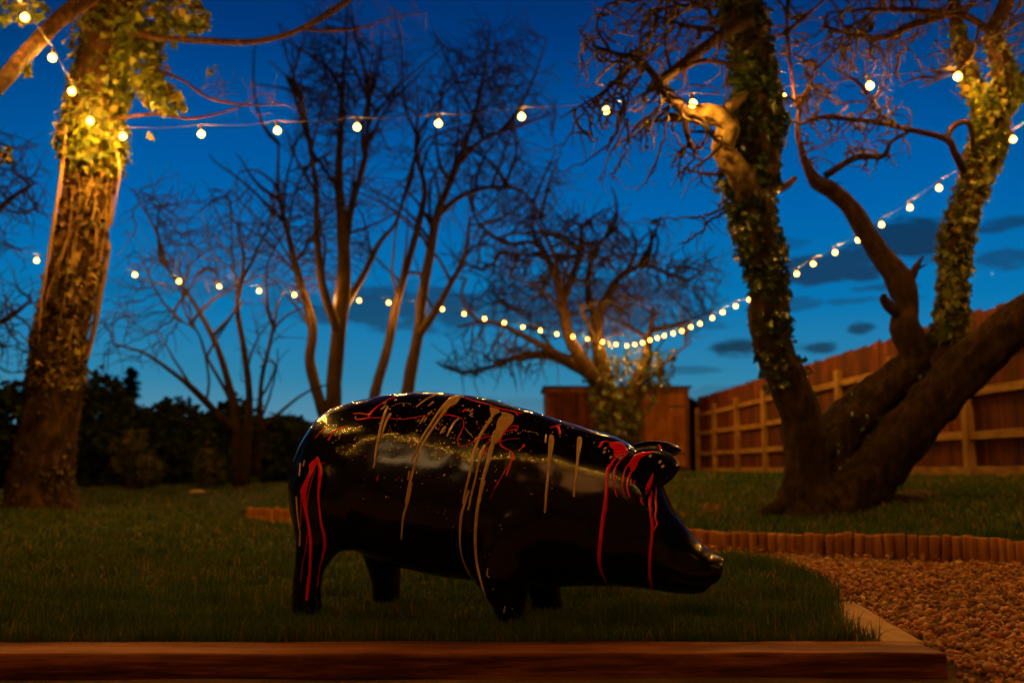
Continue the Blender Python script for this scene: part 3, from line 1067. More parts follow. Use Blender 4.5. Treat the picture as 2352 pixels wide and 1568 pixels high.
# thin red strings over the back
ribbon(red, A((960, 390), (1060, 382), (1140, 398), (1190, 395)), [x * sA for x in (8, 9, 10, 10)])
ribbon(red, A((1150, 445), (1175, 405), (1215, 350), (1290, 285), (1380, 225), (1500, 170)), [x * sA for x in (22, 30, 26, 10, 9, 6)])
ribbon(red, A((985, 465), (1060, 460), (1160, 445), (1300, 440), (1450, 450), (1600, 460), (1750, 440), (1850, 420), (1960, 410)), [x * sA for x in (6, 16, 12, 9, 9, 10, 9, 7, 6)])
ribbon(red, A((580, 700), (640, 650), (700, 625), (790, 580), (870, 560)), [x * sA for x in (5, 8, 14, 12, 7)])
ribbon(red, A((632, 735), (660, 680), (685, 630)), [x * sA for x in (26, 24, 14)])
ribbon(red, A((460, 705), (520, 640), (600, 560)), [x * sA for x in (14, 7, 4)])
ribbon(red, A((1268, 1265), (1275, 1220), (1295, 1180)), [x * sA for x in (20, 16, 5)])
ribbon(red, B((540, 405), (640, 405), (690, 415), (760, 432), (820, 460)), [x * sA for x in (8, 10, 20, 10, 8)])
ribbon(red, B((832, 470), (830, 550), (790, 640), (758, 720), (760, 790), (800, 808), (880, 795), (950, 755), (1000, 735), (1080, 705), (1160, 682), (1190, 690), (1160, 760), (1110, 800)), [x * sA for x in (12, 14, 12, 12, 12, 10, 10, 12, 18, 12, 12, 11, 10, 8)])
ribbon(red, B((975, 745), (1000, 715), (1015, 690)), [x * sA for x in (10, 30, 14)])
ribbon(red, B((1030, 940), (1070, 930), (1130, 860), (1220, 800), (1300, 755), (1420, 720), (1560, 712)), [x * sA for x in (14, 14, 9, 8, 8, 7, 5)])
ribbon(red, B((1370, 620), (1420, 570), (1490, 545), (1548, 555), (1510, 585), (1430, 605), (1370, 630), (1325, 700), (1312, 760), (1325, 805), (1400, 850), (1475, 895)), [x * sA for x in (10, 12, 12, 13, 20, 14, 14, 16, 22, 22, 12, 16)])
patch(red, B((1455, 890), (1490, 895), (1490, 950), (1515, 985), (1470, 1005), (1450, 1070), (1420, 1160), (1400, 1200), (1378, 1195), (1400, 1110), (1435, 1010), (1455, 960)))
ribbon(red, B((1420, 1060), (1370, 1140), (1310, 1240), (1275, 1300), (1230, 1380), (1180, 1500)), [x * sA for x in (8, 12, 12, 22, 8, 8)])
ribbon(red, B((1600, 825), (1618, 800), (1625, 780)), [x * sA for x in (20, 26, 10)])
ribbon(red, B((1550, 870), (1600, 825)), [x * sA for x in (4, 8)])
ribbon(red, B((815, 365), (840, 345), (865, 325)), [x * sA for x in (14, 22, 14)])
patch(red, B((2080, 545), (2100, 600), (2105, 650), (2075, 655), (2060, 600), (2040, 560)))
ribbon(red, B((1960, 570), (2020, 555), (2100, 530)), [x * sA for x in (10, 16, 16)])
ribbon(red, B((850, 180), (950, 215), (1050, 240), (1160, 270), (1300, 320), (1450, 355), (1600, 385)), [x * sA for x in (8, 8, 12, 6, 8, 9, 6)])
ribbon(red, B((1480, 355), (1520, 380), (1545, 412)), [x * sA for x in (10, 14, 14)])
# red over the nape and ears
patch(red, C((340, 190), (420, 195), (520, 180), (600, 200), (650, 260), (690, 330), (720, 390), (650, 430), (560, 480), (480, 540), (400, 620), (345, 700), (330, 690), (350, 610), (420, 500), (415, 420), (420, 350), (400, 300), (350, 260)))
ribbon(red, C((110, 300), (160, 270), (195, 200), (260, 185), (340, 195)), [x * sC for x in (20, 55, 40, 18, 16)])
ribbon(red, C((345, 210), (350, 260), (400, 310), (450, 330)), [x * sC for x in (20, 22, 26, 20)])
ribbon(red, C((400, 610), (330, 690), (305, 780), (290, 880), (285, 980), (282, 1100), (278, 1250), (268, 1400), (250, 1560)), [x * sC for x in (60, 70, 72, 70, 68, 66, 66, 72, 78)])
ribbon(red, H_((760, 500), (750, 600), (735, 700), (722, 800), (712, 900), (706, 990), (715, 1050), (735, 1110), (760, 1150)), [x * sH for x in (26, 30, 30, 28, 26, 24, 20, 16, 12)])
patch(red, C((1230, 360), (1130, 375), (1000, 390), (880, 420), (800, 480), (740, 560), (700, 640), (740, 700), (770, 780), (850, 740), (890, 650), (950, 530), (1050, 460), (1150, 410)))
ribbon(red, C((690, 430), (600, 500), (530, 580), (480, 650), (450, 740), (430, 840), (425, 960), (440, 1090), (470, 1200), (490, 1270)), [x * sC for x in (30, 40, 44, 36, 36, 38, 36, 34, 32, 22)])
ribbon(red, C((760, 600), (680, 680), (630, 790), (600, 900), (590, 1000), (600, 1100), (640, 1230)), [x * sC for x in (40, 34, 30, 32, 34, 30, 22)])
ribbon(red, C((770, 770), (730, 860), (700, 950), (685, 1050), (700, 1160), (740, 1270)), [x * sC for x in (50, 44, 44, 40, 34, 26)])
ribbon(red, C((765, 920), (755, 1035)), [x * sC for x in (26, 26)])
ribbon(red, C((845, 940), (828, 1025)), [x * sC for x in (28, 30)])
ribbon(red, C((480, 860), (475, 950)), [x * sC for x in (16, 16)])
ribbon(red, C((1205, 800), (1180, 880), (1150, 960), (1120, 1040), (1085, 1130), (1050, 1220)), [x * sC for x in (14, 50, 70, 90, 70, 30)])
ribbon(red, C((965, 1285), (960, 1350), (1010, 1430)), [x * sC for x in (40, 38, 26)])
ribbon(red, C((1165, 1150), (1150, 1300), (1140, 1420), (1165, 1560)), [x * sC for x in (40, 48, 52, 52)])
ribbon(red, C((1265, 1080), (1245, 1300), (1258, 1420), (1258, 1560)), [x * sC for x in (32, 36, 34, 34)])
ribbon(red, H_((1075, 520), (1066, 580), (1075, 680), (1085, 750), (1080, 850), (1070, 950), (1066, 1050), (1068, 1120), (1080, 1165), (1075, 1200)), [x * sH for x in (16, 18, 20, 22, 22, 20, 20, 20, 16, 14)])
ribbon(red, H_((1115, 470), (1105, 560), (1112, 630), (1105, 690), (1118, 735), (1105, 765), (1092, 790)), [x * sH for x in (10, 13, 14, 16, 17, 14, 10)])
ribbon(red, C((1300, 240), (1330, 290), (1350, 350)), [x * sC for x in (26, 34, 34)])
# gold drips
ribbon(gold, A((1415, 290), (1380, 360), (1340, 480), (1310, 590), (1285, 720), (1262, 830), (1245, 930), (1240, 1020), (1215, 1100)), [x * sA for x in (16, 34, 32, 32, 34, 28, 26, 22, 28)])
ribbon(gold, A((1450, 380), (1405, 450), (1365, 550), (1340, 640), (1320, 700)), [x * sA for x in (36, 34, 30, 22, 12)])
for q in ([(1315, 335), (1395, 275)], [(1345, 258), (1390, 235)], [(1430, 335), (1445, 320)], [(1495, 215), (1530, 205)], [(1300, 990), (1320, 950)]):
    ribbon(gold, A(*q), [20 * sA] * 2)
ribbon(gold, B((840, 165), (760, 160), (700, 190), (650, 220), (560, 300), (480, 400), (410, 510), (330, 630), (260, 760), (215, 860), (180, 940), (150, 1010)), [x * sA for x in (18, 30, 50, 60, 44, 32, 30, 26, 28, 26, 24, 20)])
ribbon(gold, B((780, 170), (720, 240), (640, 270), (560, 380), (470, 510), (380, 640), (300, 770), (250, 880), (210, 1000), (160, 1170), (120, 1330), (75, 1560)), [x * sA for x in (30, 44, 60, 38, 34, 34, 32, 32, 34, 34, 32, 30)])
ribbon(gold, S((795, 610), (780, 690), (762, 760), (745, 820), (738, 880), (732, 960)), [x * sS for x in (14, 15, 15, 13, 11, 12)])
for q, ww in (([(210, 300), (300, 230), (380, 180), (450, 150)], 16), ([(365, 290), (440, 230)], 22), ([(365, 400), (420, 350)], 20), ([(255, 525), (290, 470), (325, 415)], 22), ([(310, 500), (350, 430)], 24), ([(230, 495), (250, 465)], 20), ([(525, 650), (560, 590), (600, 550)], 24),
              ([(610, 685), (660, 590), (710, 500), (770, 445)], 26), ([(870, 350), (905, 330)], 24), ([(905, 370), (955, 330)], 24), ([(905, 415), (950, 375)], 20), ([(845, 570), (900, 635), (960, 700)], 9), ([(990, 905), (1020, 830)], 24), ([(810, 290), (835, 280)], 16), ([(105, 1250), (115, 1190), (125, 1130)], 22)):
    ribbon(gold, B(*q), [ww * sA * (.75 if k == 0 else 1) for k in range(len(q))])
patch(gold, B((1165, 330), (1180, 290), (1185, 262), (1200, 300), (1260, 315), (1300, 330), (1300, 370), (1250, 400), (1200, 450), (1165, 490), (1150, 480), (1180, 440), (1180, 370)))
ribbon(gold, B((1200, 440), (1150, 510), (1090, 600), (1030, 710), (985, 820), (960, 910), (940, 1030), (915, 1150), (885, 1280), (850, 1420), (825, 1560)), [x * sA for x in (50, 40, 38, 38, 34, 30, 30, 32, 30, 28, 26)])
ribbon(gold, S((1140, 660), (1115, 740), (1095, 810), (1088, 880), (1085, 960), (1093, 1040), (1115, 1110), (1140, 1160), (1160, 1200)), [x * sS for x in (14, 14, 15, 14, 11, 9, 8, 6, 4)])
patch(gold, B((1310, 350), (1400, 370), (1480, 405), (1492, 450), (1470, 510), (1420, 560), (1370, 620), (1330, 690), (1290, 750), (1230, 800), (1195, 880), (1180, 800), (1190, 700), (1215, 620), (1250, 580), (1265, 500), (1290, 440), (1325, 400)))
ribbon(gold, B((1210, 780), (1180, 900), (1155, 1000), (1120, 1120), (1090, 1220), (1060, 1360), (1030, 1560)), [x * sA for x in (60, 56, 54, 50, 46, 44, 42)])
ribbon(gold, S((1235, 600), (1215, 660), (1200, 720), (1188, 800), (1180, 890), (1178, 980), (1183, 1060), (1193, 1130), (1212, 1210), (1240, 1300)), [x * sS for x in (21, 20, 19, 19, 19, 18, 16, 15, 12, 8)])
ribbon(gold, B((1110, 790), (1080, 860), (1050, 930), (1030, 1030), (1005, 1150), (975, 1280), (940, 1420), (905, 1560)), [x * sA for x in (22, 46, 42, 26, 24, 26, 28, 28)])
ribbon(gold, S((1155, 690), (1145, 740), (1133, 785)), [x * sS for x in (10, 10, 11)])
ribbon(gold, H_((365, 105), (365, 160), (352, 290), (340, 420), (330, 530), (318, 665)), [x * sH for x in (28, 40, 22, 20, 18, 14)])
ribbon(gold, H_((566, 120), (566, 160), (555, 260), (543, 380), (532, 470), (525, 550)), [x * sH for x in (30, 36, 19, 17, 16, 14)])
ribbon(gold, B((1910, 660), (1898, 770)), [22 * sA, 24 * sA])
for q in ([(118, 580), (125, 500)], [(100, 700), (105, 780), (118, 900)], [(142, 520), (150, 480)], [(122, 900), (120, 1000)], [(1255, 1130), (1250, 1170), (1265, 1190)], [(1350, 1400), (1358, 1360)]):
    ribbon(gold, S(*q), [8 * sS] * len(q))
ribbon(gold, A((730, 680), (750, 620)), [14 * sA] * 2)
ribbon(gold, A((770, 720), (800, 640), (820, 600)), [14 * sA] * 3)
for k in range(14):            # a dotted line of drops along the shoulder
    q = B((1365 + k * 34, 650 - 45 * math.sin(k / 13 * math.pi)))[0]
    drop(gold, q[0] + random.gauss(0, 1.5), q[1] + random.gauss(0, 2.2), random.uniform(.7, 2.1), random.uniform(.9, 2.4), .5)
for k in range(11):
    q = A((1465 + k * 24, 300 - 55 * math.sin((k + 1) / 9 * 1.9)))[0]
    drop(gold, q[0], q[1], 1.2, .7, -.5)
for k in range(330):           # spatter
    u = random.random()
    if u < .62:
        px, py = random.gauss(1010, 85), random.gauss(985, 42)
    elif u < .82:
        px, py = random.uniform(760, 1290), random.gauss(1060, 55)
    elif u < .92:
        px, py = random.gauss(1330, 80), random.gauss(1000, 22)
    else:
        px, py = random.uniform(980, 1180), random.uniform(1100, 1400)
    r_ = .45 + abs(random.gauss(0, .55))
    drop(red if random.random() < .1 else gold, px, py, r_, r_ * random.uniform(1, 2.0), random.uniform(.3, .9))
for q in [(1335, 580), (1390, 665), (1145, 460), (490, 350), (370, 490), (240, 390), (720, 340)]:
    c = C(q)[0]
    drop(gold, c[0], c[1], 3, 4.2, .8)


def paint_mat(name, c0, c1, rough):
    m, t = mat(name)
    n1 = t.n('ShaderNodeTexNoise', i_Vector=objco(t), i_Scale=60.0, i_Detail=3.0)
    finish(t, t.ramp(n1.outputs[0], [(.35, c0), (.7, c1)]), rough, n1.outputs[0], .2, .001, .5, .3)
    return m


red.build('red_paint', paint_mat('red_paint', (.56, .004, .003), (.70, .006, .004), .24), pig, True)
gold.build('gold_paint', paint_mat('gold_paint', (.40, .23, .085), (.52, .31, .12), .26), pig, True)


# ------------------------------------------------------------------ trees
def limb_pts(lst, sub=6):
    """lst of (px, py, Y, width_px) -> points, radii"""
    q = catmull([(*P(px, py, Y), wd * Y / F / 2) for px, py, Y, wd in lst], sub)
    return [Vector(a_[:3]) for a_ in q], [max(.002, a_[3]) for a_ in q]


def colonize(seeds, att, step, infl, kill, iters=90, jit=.25, trop=(0, 0, 0), rs=random.Random(1)):
    nodes = [Vector(s_) for s_ in seeds]
    par = [-1] * len(nodes)
    att = [Vector(a_) for a_ in att]
    trop = Vector(trop)
    for it in range(iters):
        if not att: break
        kd = KDTree(len(nodes))
        for i, p_ in enumerate(nodes): kd.insert(p_, i)
        kd.balance()
        pull = {}
        rest = []
        for a_ in att:
            p_, i, d_ = kd.find(a_)
            if d_ < kill: continue
            rest.append(a_)
            if d_ < infl:
                pull.setdefault(i, []).append((a_ - p_).normalized())
        att = rest
        if not pull: break
        for i, ds in pull.items():
            v = Vector((0, 0, 0))
            for d_ in ds: v += d_
            v = v.normalized() if v.length > .05 else ds[0]
            v = v + trop + Vector((rs.gauss(0, jit), rs.gauss(0, jit), rs.gauss(0, jit)))
            v.normalize()
            q = nodes[i] + v * step
            nodes.append(q)
            par.append(i)
    return nodes, par


def envelope(px, py, rx, ry, Y, rY, n, seed, hollow=.0, squash_low=1.0):
    """attractors inside an ellipsoid given by its outline in the picture and its depth"""
    r = random.Random(seed)
    c = P(px, py, Y)
    sx_ = rx * Y / F; sz_ = ry * Y / F
    out = []
    while len(out) < n:
        v = Vector((r.uniform(-1, 1), r.uniform(-1, 1), r.uniform(-1, 1)))
        l = v.length
        if l > 1 or l < hollow: continue
        if v.z < 0 and r.random() > squash_low: continue
        if l > .45 and l > .72 + .75 * mnoise.noise(v.normalized() * 2.4 + Vector((seed * 3.7, 0, 0))): continue
        out.append(c + Vector((v.x * sx_, v.y * rY, v.z * sz_)))
    return out


def branch_mesh(mb, nodes, par, nseed, tip, cap=None, exp=1.95, sides=(3, 4, 6), twigs=0.0, tl=(.1, .3), rs=random.Random(3), droop=0.0, spread=.7):
    ch = [[] for _ in nodes]
    for i, p_ in enumerate(par):
        if p_ >= 0: ch[p_].append(i)
    rad = [0.0] * len(nodes)
    for i in range(len(nodes) - 1, -1, -1):
        if not ch[i]: rad[i] = tip
        else: rad[i] = sum(rad[c_] ** exp for c_ in ch[i]) ** (1 / exp)
    if cap:
        rad = [min(r_, cap) for r_ in rad]
    starts = [(i, c_) for i in range(nseed) for c_ in ch[i]]
    while starts:
        a_, b_ = starts.pop()
        pts = [nodes[a_], nodes[b_]]
        rr = [rad[b_], rad[b_]]
        cur = b_
        while ch[cur]:
            k = max(ch[cur], key=lambda c_: rad[c_])
            starts += [(cur, c_) for c_ in ch[cur] if c_ != k]
            pts.append(nodes[k]); rr.append(rad[k])
            cur = k
        rr[-1] *= .6
        mx_ = max(rr)
        mb.tube(pts, rr, sides[0] if mx_ < tip * 2.2 else sides[1] if mx_ < tip * 5 else sides[2], cap=False)
    if twigs:
        for i in range(nseed, len(nodes)):
            if rad[i] > tip * 4: continue
            k = twigs
            while k > 0:
                if rs.random() < k:
                    d_ = (nodes[i] - nodes[par[i]]).normalized() + Vector((rs.gauss(0, spread), rs.gauss(0, spread), rs.gauss(.1, spread * .85)))
                    d_.normalize()
                    L_ = rs.uniform(*tl)
                    p_ = nodes[i]
                    pts = [p_]
                    for q in range(3):
                        d_ = (d_ + Vector((rs.gauss(0, .25), rs.gauss(0, .25), rs.gauss(-droop, .25)))).normalized()
                        p_ = p_ + d_ * L_ / 3
                        pts.append(p_)
                    mb.tube(pts, [tip * .8, tip * .7, tip * .55, tip * .35], 3, cap=False)
                k -= 1
    return rad


def tree(name, label, base, limbs, envs, step, tip, twigs, tl, bark, group=None, infl=None, kill=None, jit=.3, cap=None, seed=1, droop=0.0, trop=(0, 0, 0.08), seedfrom=0.35, wob=.12, sides=10, iters=90, spread=.7, stems=0, slen=(1.0, 2.2), sup=.9):
    root = empty(name, base, label, 'tree', group)
    tr = MB()
    seeds = []
    for k, l in enumerate(limbs):
        pts, rr = limb_pts(l)
        tr.tube(pts, rr, sides if max(rr) > .05 else 7, wob, wf=5)
        st = int(len(pts) * (seedfrom if k == 0 else .2))
        seeds += pts[st:]
    tr.build('trunk', bark, root, True)
    att = [a_ for e in envs for a_ in e]
    rs = random.Random(seed)
    br = MB()
    base_seeds = list(seeds)
    cx = sum(q.x for q in base_seeds) / len(base_seeds)
    for k in range(stems):
        p_ = base_seeds[int(len(base_seeds) * rs.random())]
        d_ = Vector(((p_.x - cx) * .35 + rs.gauss(0, .45), rs.gauss(0, .4), sup + rs.gauss(0, .25))).normalized()
        L_, pts = rs.uniform(*slen), [p_]
        bend = Vector((rs.gauss(0, .10), rs.gauss(0, .08), rs.gauss(.03, .08)))
        for j in range(9):
            d_ = (d_ + bend + Vector((rs.gauss(0, .09), rs.gauss(0, .07), rs.gauss(0, .06)))).normalized()
            pts.append(pts[-1] + d_ * L_ / 9)
        r0 = tip * rs.uniform(2.2, 3.8)
        br.tube(pts, [r0 + (tip - r0) * (j / 9) ** .8 for j in range(10)], 6, cap=False)
        seeds += pts[2:]
    nodes, par = colonize(seeds, att, step, infl or step * 9, kill or step * 2.0, iters, jit, trop, rs)
    branch_mesh(br, nodes, par, len(seeds), tip, cap, twigs=twigs, tl=tl, rs=rs, droop=droop, spread=spread)
    br.build('branches', TWIG, root, True)
    return root, nodes, seeds


# A: tall many-stemmed tree
YA = 15.2
tree('bare_tree', 'tall slender bare tree with a straight main stem and brushy upright crown', P(768, 1090, YA),
     [[(772, 1095, YA, 46), (768, 1000, YA, 40), (766, 900, YA, 37), (776, 780, YA, 35), (790, 640, YA, 33), (786, 520, YA, 27), (778, 400, YA, 20), (785, 260, YA, 13), (790, 140, YA, 6)],
      [(758, 1000, YA, 30), (735, 920, YA, 27), (712, 830, YA, 24), (718, 750, YA, 22), (690, 650, YA, 18), (664, 550, YA, 14), (640, 440, YA, 9), (640, 330, YA, 5)],
      [(776, 760, YA - .3, 24), (742, 660, YA - .5, 20), (728, 540, YA - .6, 16), (725, 420, YA - .7, 12), (700, 280, YA - .8, 7), (690, 180, YA - .8, 4)],
      [(780, 720, YA + .3, 20), (830, 640, YA + .5, 17), (870, 560, YA + .6, 13), (910, 510, YA + .6, 9), (930, 440, YA + .7, 5)],
      [(788, 600, YA, 22), (806, 480, YA + .2, 18), (838, 360, YA + .3, 13), (850, 220, YA + .4, 8), (870, 110, YA + .4, 4)]],
     [envelope(785, 220, 185, 190, YA, 1.4, 900, 1), envelope(795, 230, 100, 130, YA, .8, 560, 4), envelope(690, 520, 60, 60, YA, .6, 130, 5), envelope(765, 470, 170, 170, YA, 1.3, 330, 2), envelope(690, 590, 110, 130, YA, 1.0, 170, 3)],
     .135, .0110, 1.6, (.25, .75), BARK_GREY, 'bare trees behind the pig', seed=5, trop=(0, 0, .30), cap=.05, kill=.20, jit=.16, spread=.42, stems=34)
# B: leaning forked tree
YB = 16.5
tree('bare_tree', 'forked bare tree with lamp lit stems leaning to the right behind the pig', P(900, 1080, YB),
     [[(915, 1090, YB, 34), (930, 960, YB, 32), (942, 860, YB, 30), (962, 760, YB, 26), (968, 690, YB, 24), (985, 600, YB, 22), (1005, 490, YB, 19), (1050, 380, YB, 15), (1085, 280, YB, 10), (1110, 170, YB, 6), (1125, 70, YB, 3)],
      [(850, 1000, YB, 26), (862, 900, YB, 24), (890, 800, YB, 22), (910, 700, YB, 20), (935, 610, YB, 18), (965, 500, YB, 16), (975, 430, YB, 13), (955, 350, YB, 9), (960, 270, YB, 6)],
      [(962, 770, YB - .2, 20), (1000, 715, YB - .3, 18), (1030, 660, YB - .3, 14), (1066, 590, YB - .3, 11), (1080, 500, YB - .4, 7)],
      [(1000, 500, YB + .2, 16), (1060, 450, YB + .3, 13), (1130, 430, YB + .4, 10), (1200, 440, YB + .5, 7), (1245, 500, YB + .6, 4)],
      [(1052, 378, YB, 12), (1110, 320, YB - .3, 9), (1190, 290, YB - .4, 7), (1270, 260, YB - .5, 4)]],
     [envelope(1120, 225, 185, 185, YB, 1.4, 760, 11), envelope(1100, 260, 90, 120, YB, .8, 380, 14), envelope(1030, 400, 160, 150, YB, 1.2, 240, 12), envelope(1190, 460, 120, 120, YB, 1.1, 250, 13)],
     .145, .0115, 1.6, (.25, .75), BARK_GREY, 'bare trees behind the pig', seed=6, trop=(0, 0, .2), cap=.05, kill=.21, jit=.2, spread=.45, stems=26)
# C: thin thicket tree on the left
YC = 14.0
tree('bare_tree', 'low spreading bare tree with several thin stems in front of the dark hedge', P(548, 1120, YC),
     [[(548, 1125, YC, 30), (545, 1030, YC, 24), (540, 950, YC, 22), (525, 880, YC, 17), (500, 800, YC, 14), (460, 720, YC, 11), (420, 660, YC, 8), (370, 600, YC, 5)],
      [(560, 1110, YC, 22), (570, 1000, YC, 18), (572, 900, YC, 16), (560, 800, YC, 14), (545, 700, YC, 11), (560, 600, YC, 8), (545, 520, YC, 5)],
      [(540, 990, YC, 18), (490, 940, YC - .2, 17), (440, 890, YC - .4, 14), (390, 850, YC - .6, 10), (330, 810, YC - .7, 7), (260, 790, YC - .8, 4)],
      [(590, 1090, YC + .2, 16), (598, 980, YC + .2, 13), (600, 880, YC + .3, 11), (622, 780, YC + .3, 9), (640, 690, YC + .4, 6)],
      [(545, 960, YC, 12), (520, 900, YC, 9), (475, 820, YC, 7), (452, 760, YC, 5), (400, 730, YC, 3)]],
     [envelope(470, 570, 210, 170, YC, 1.5, 620, 21), envelope(570, 560, 130, 170, YC, 1.2, 420, 22), envelope(300, 760, 110, 110, YC, 1.0, 130, 23), envelope(600, 830, 70, 110, YC, .8, 90, 24)],
     .13, .0095, .8, (.2, .6), BARK_DARK, 'bare trees behind the pig', seed=8, trop=(0, 0, .14), cap=.04, kill=.19, jit=.2, spread=.5, stems=18, slen=(.7, 1.5))
# G: dark branches reaching in at the left edge
YG = 13.0
tree('bare_tree', 'dark bare tree mostly outside the left edge behind the ivy trunk', P(-120, 1120, YG),
     [[(-130, 1120, YG, 60), (-120, 900, YG, 50), (-110, 700, YG, 44), (-90, 500, YG, 34), (-60, 380, YG, 20), (-20, 300, YG, 8)],
      [(-118, 860, YG, 26), (-50, 770, YG, 20), (20, 730, YG, 13), (70, 690, YG, 7)],
      [(-105, 600, YG, 24), (-40, 520, YG, 18), (20, 460, YG, 12), (80, 420, YG, 6)]],
     [envelope(0, 420, 125, 130, YG, 1.2, 480, 31), envelope(20, 760, 100, 130, YG, 1.0, 240, 32), envelope(-60, 560, 120, 160, YG, 1.0, 120, 33)],
     .12, .010, .9, (.15, .45), BARK_DARK, seed=9, cap=.03, kill=.17)
# D: old spreading apple tree with ivy in front of the shed
YD = 21.5
far_tree, fn, fs_ = tree('apple_tree', 'old wide spreading bare apple tree with ivy on its forked trunk by the shed', P(1420, 1084, YD),
     [[(1425, 1084, YD, 80), (1415, 1000, YD, 72), (1405, 930, YD, 66), (1370, 870, YD, 46), (1325, 838, YD, 34), (1260, 815, YD, 25), (1190, 820, YD, 17), (1120, 845, YD, 9), (1060, 860, YD, 5)],
      [(1400, 960, YD, 52), (1390, 880, YD, 44), (1375, 800, YD, 34), (1372, 740, YD, 26), (1390, 690, YD, 20), (1420, 640, YD, 15), (1480, 610, YD, 11), (1560, 640, YD, 6)],
      [(1365, 870, YD - .5, 36), (1310, 780, YD - .8, 28), (1290, 690, YD - 1, 22), (1270, 620, YD - 1.2, 17), (1230, 560, YD - 1.3, 11), (1170, 560, YD - 1.4, 6)],
      [(1425, 1000, YD, 50), (1455, 900, YD + .1, 40), (1480, 840, YD + .2, 30), (1490, 780, YD + .3, 18), (1500, 720, YD + .3, 9)],
      [(1375, 760, YD + .3, 20), (1350, 660, YD + .5, 16), (1370, 570, YD + .7, 12), (1420, 520, YD + .8, 7)],
      [(1290, 700, YD - 1, 18), (1330, 590, YD - .8, 14), (1340, 520, YD - .8, 8), (1390, 480, YD - .8, 5)],
      [(1325, 838, YD, 20), (1220, 780, YD - .6, 15), (1130, 740, YD - .9, 9), (1050, 750, YD - 1, 5)]],
     [envelope(1340, 650, 335, 165, YD, 2.6, 1500, 41, .3, .5), envelope(1160, 830, 150, 55, YD, 1.8, 230, 42), envelope(1580, 640, 85, 60, YD, 1.5, 160, 43), envelope(1330, 560, 190, 80, YD, 2.0, 480, 44)],
     .18, .0190, 1.1, (.25, .7), BARK_DARK, seed=10, jit=.42, trop=(0, 0, -.10), cap=.06, iters=90, kill=.28, spread=.5, stems=22, slen=(1.0, 2.0), sup=.25)


def ivy_on(limbs_px, n, size, seed, radius_k=1.15, spread=.3, ymul=1.0):
    r = random.Random(seed)
    segs = []
    for l in limbs_px:
        pts, rr = limb_pts(l)
        segs += [(pts[i], pts[i + 1], rr[i], rr[i + 1]) for i in range(len(pts) - 1)]
    wts = [(b_ - a_).length * max(.02, r0) for a_, b_, r0, r1 in segs]
    pos, nor, sz = [], [], []
    for s_ in r.choices(segs, wts, k=n):
        a_, b_, r0, r1 = s_
        u = r.random()
        p_ = a_.lerp(b_, u)
        d_ = (b_ - a_).normalized()
        o1 = d_.orthogonal().normalized(); o2 = d_.cross(o1)
        an = r.uniform(0, 6.283)
        o_ = o1 * math.cos(an) + o2 * math.sin(an)
        rr_ = (r0 + (r1 - r0) * u)
        cl = .5 + .9 * mnoise.noise(p_ * 3.0 + o_ * .6)
        if r.random() > .35 + .65 * cl: continue
        pos.append(p_ + o_ * rr_ * (radius_k + abs(r.gauss(0, spread)) * max(0.1, cl)))
        nor.append(o_ + Vector((0, 0, .25)))
        sz.append(size * r.uniform(.55, 1.3))
    return np.array(pos), np.array(nor), np.array(sz)


pos, nor, sz = ivy_on([[(1425, 1060, YD, 80), (1412, 960, YD, 84), (1395, 870, YD, 70), (1380, 790, YD, 40)], [(1420, 980, YD, 60), (1450, 900, YD, 90), (1470, 850, YD, 100), (1485, 800, YD, 50)], [(1470, 870, YD, 34), (1520, 850, YD, 44), (1540, 800, YD, 24)], [(1500, 860, YD, 24), (1530, 890, YD, 28)]], 1700, .11, 4, 1.0, .34)
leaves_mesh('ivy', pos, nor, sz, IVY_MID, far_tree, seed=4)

# E: the two-trunked ivy tree on the right
YE = 6.65
T1 = [(1862, 1176, YE, 150), (1853, 1130, YE, 112), (1851, 1043, YE, 90), (1843, 961, YE, 86), (1814, 879, YE, 84), (1776, 800, YE, 78), (1764, 735, YE, 84), (1766, 680, YE, 74), (1760, 633, YE, 72), (1744, 551, YE, 84), (1728, 470, YE, 96), (1730, 400, YE, 108), (1740, 320, YE, 96), (1742, 227, YE, 92), (1730, 136, YE, 88), (1706, 45, YE, 78), (1690, -60, YE, 66), (1680, -180, YE, 40)]
T2 = [(1905, 1180, YE, 150), (1950, 1140, YE, 124), (1997, 1096, YE, 112), (2091, 986, YE - .05, 104), (2177, 891, YE - .1, 100), (2247, 818, YE - .15, 98), (2352, 727, YE - .2, 88), (2460, 640, YE - .25, 74)]
T2b = [(1890, 1110, YE + .2, 90), (1925, 1000, YE + .3, 92), (1985, 935, YE + .3, 92), (2060, 870, YE + .25, 82), (2120, 820, YE + .2, 66), (2190, 760, YE + .15, 60)]
T3 = [(2112, 830, YE + .2, 58), (2090, 780, YE + .2, 64), (2080, 742, YE + .2, 60), (2086, 702, YE + .21, 46), (2076, 664, YE + .22, 58), (2058, 628, YE + .25, 54), (2026, 588, YE + .28, 46), (1993, 540, YE + .3, 42), (1955, 480, YE + .32, 40), (1915, 440, YE + .32, 38), (1872, 415, YE + .3, 30), (1846, 362, YE + .28, 17), (1832, 300, YE + .28, 13), (1838, 250, YE + .28, 11), (1864, 190, YE + .3, 9)]
T4 = [(2175, 850, YE + .1, 74), (2186, 790, YE + .1, 62), (2190, 674, YE + .1, 56), (2196, 560, YE + .1, 58), (2226, 455, YE + .12, 58), (2258, 362, YE + .14, 62), (2278, 290, YE + .15, 60), (2262, 235, YE + .15, 44), (2236, 190, YE + .15, 36), (2215, 130, YE + .15, 30), (2198, 60, YE + .15, 28), (2190, 0, YE + .15, 25), (2180, -90, YE + .15, 16)]
T5 = [(2280, 280, YE + .1, 48), (2308, 200, YE + .05, 44), (2300, 140, YE, 38), (2280, 80, YE, 34), (2302, 25, YE, 32), (2335, -40, YE, 24)]
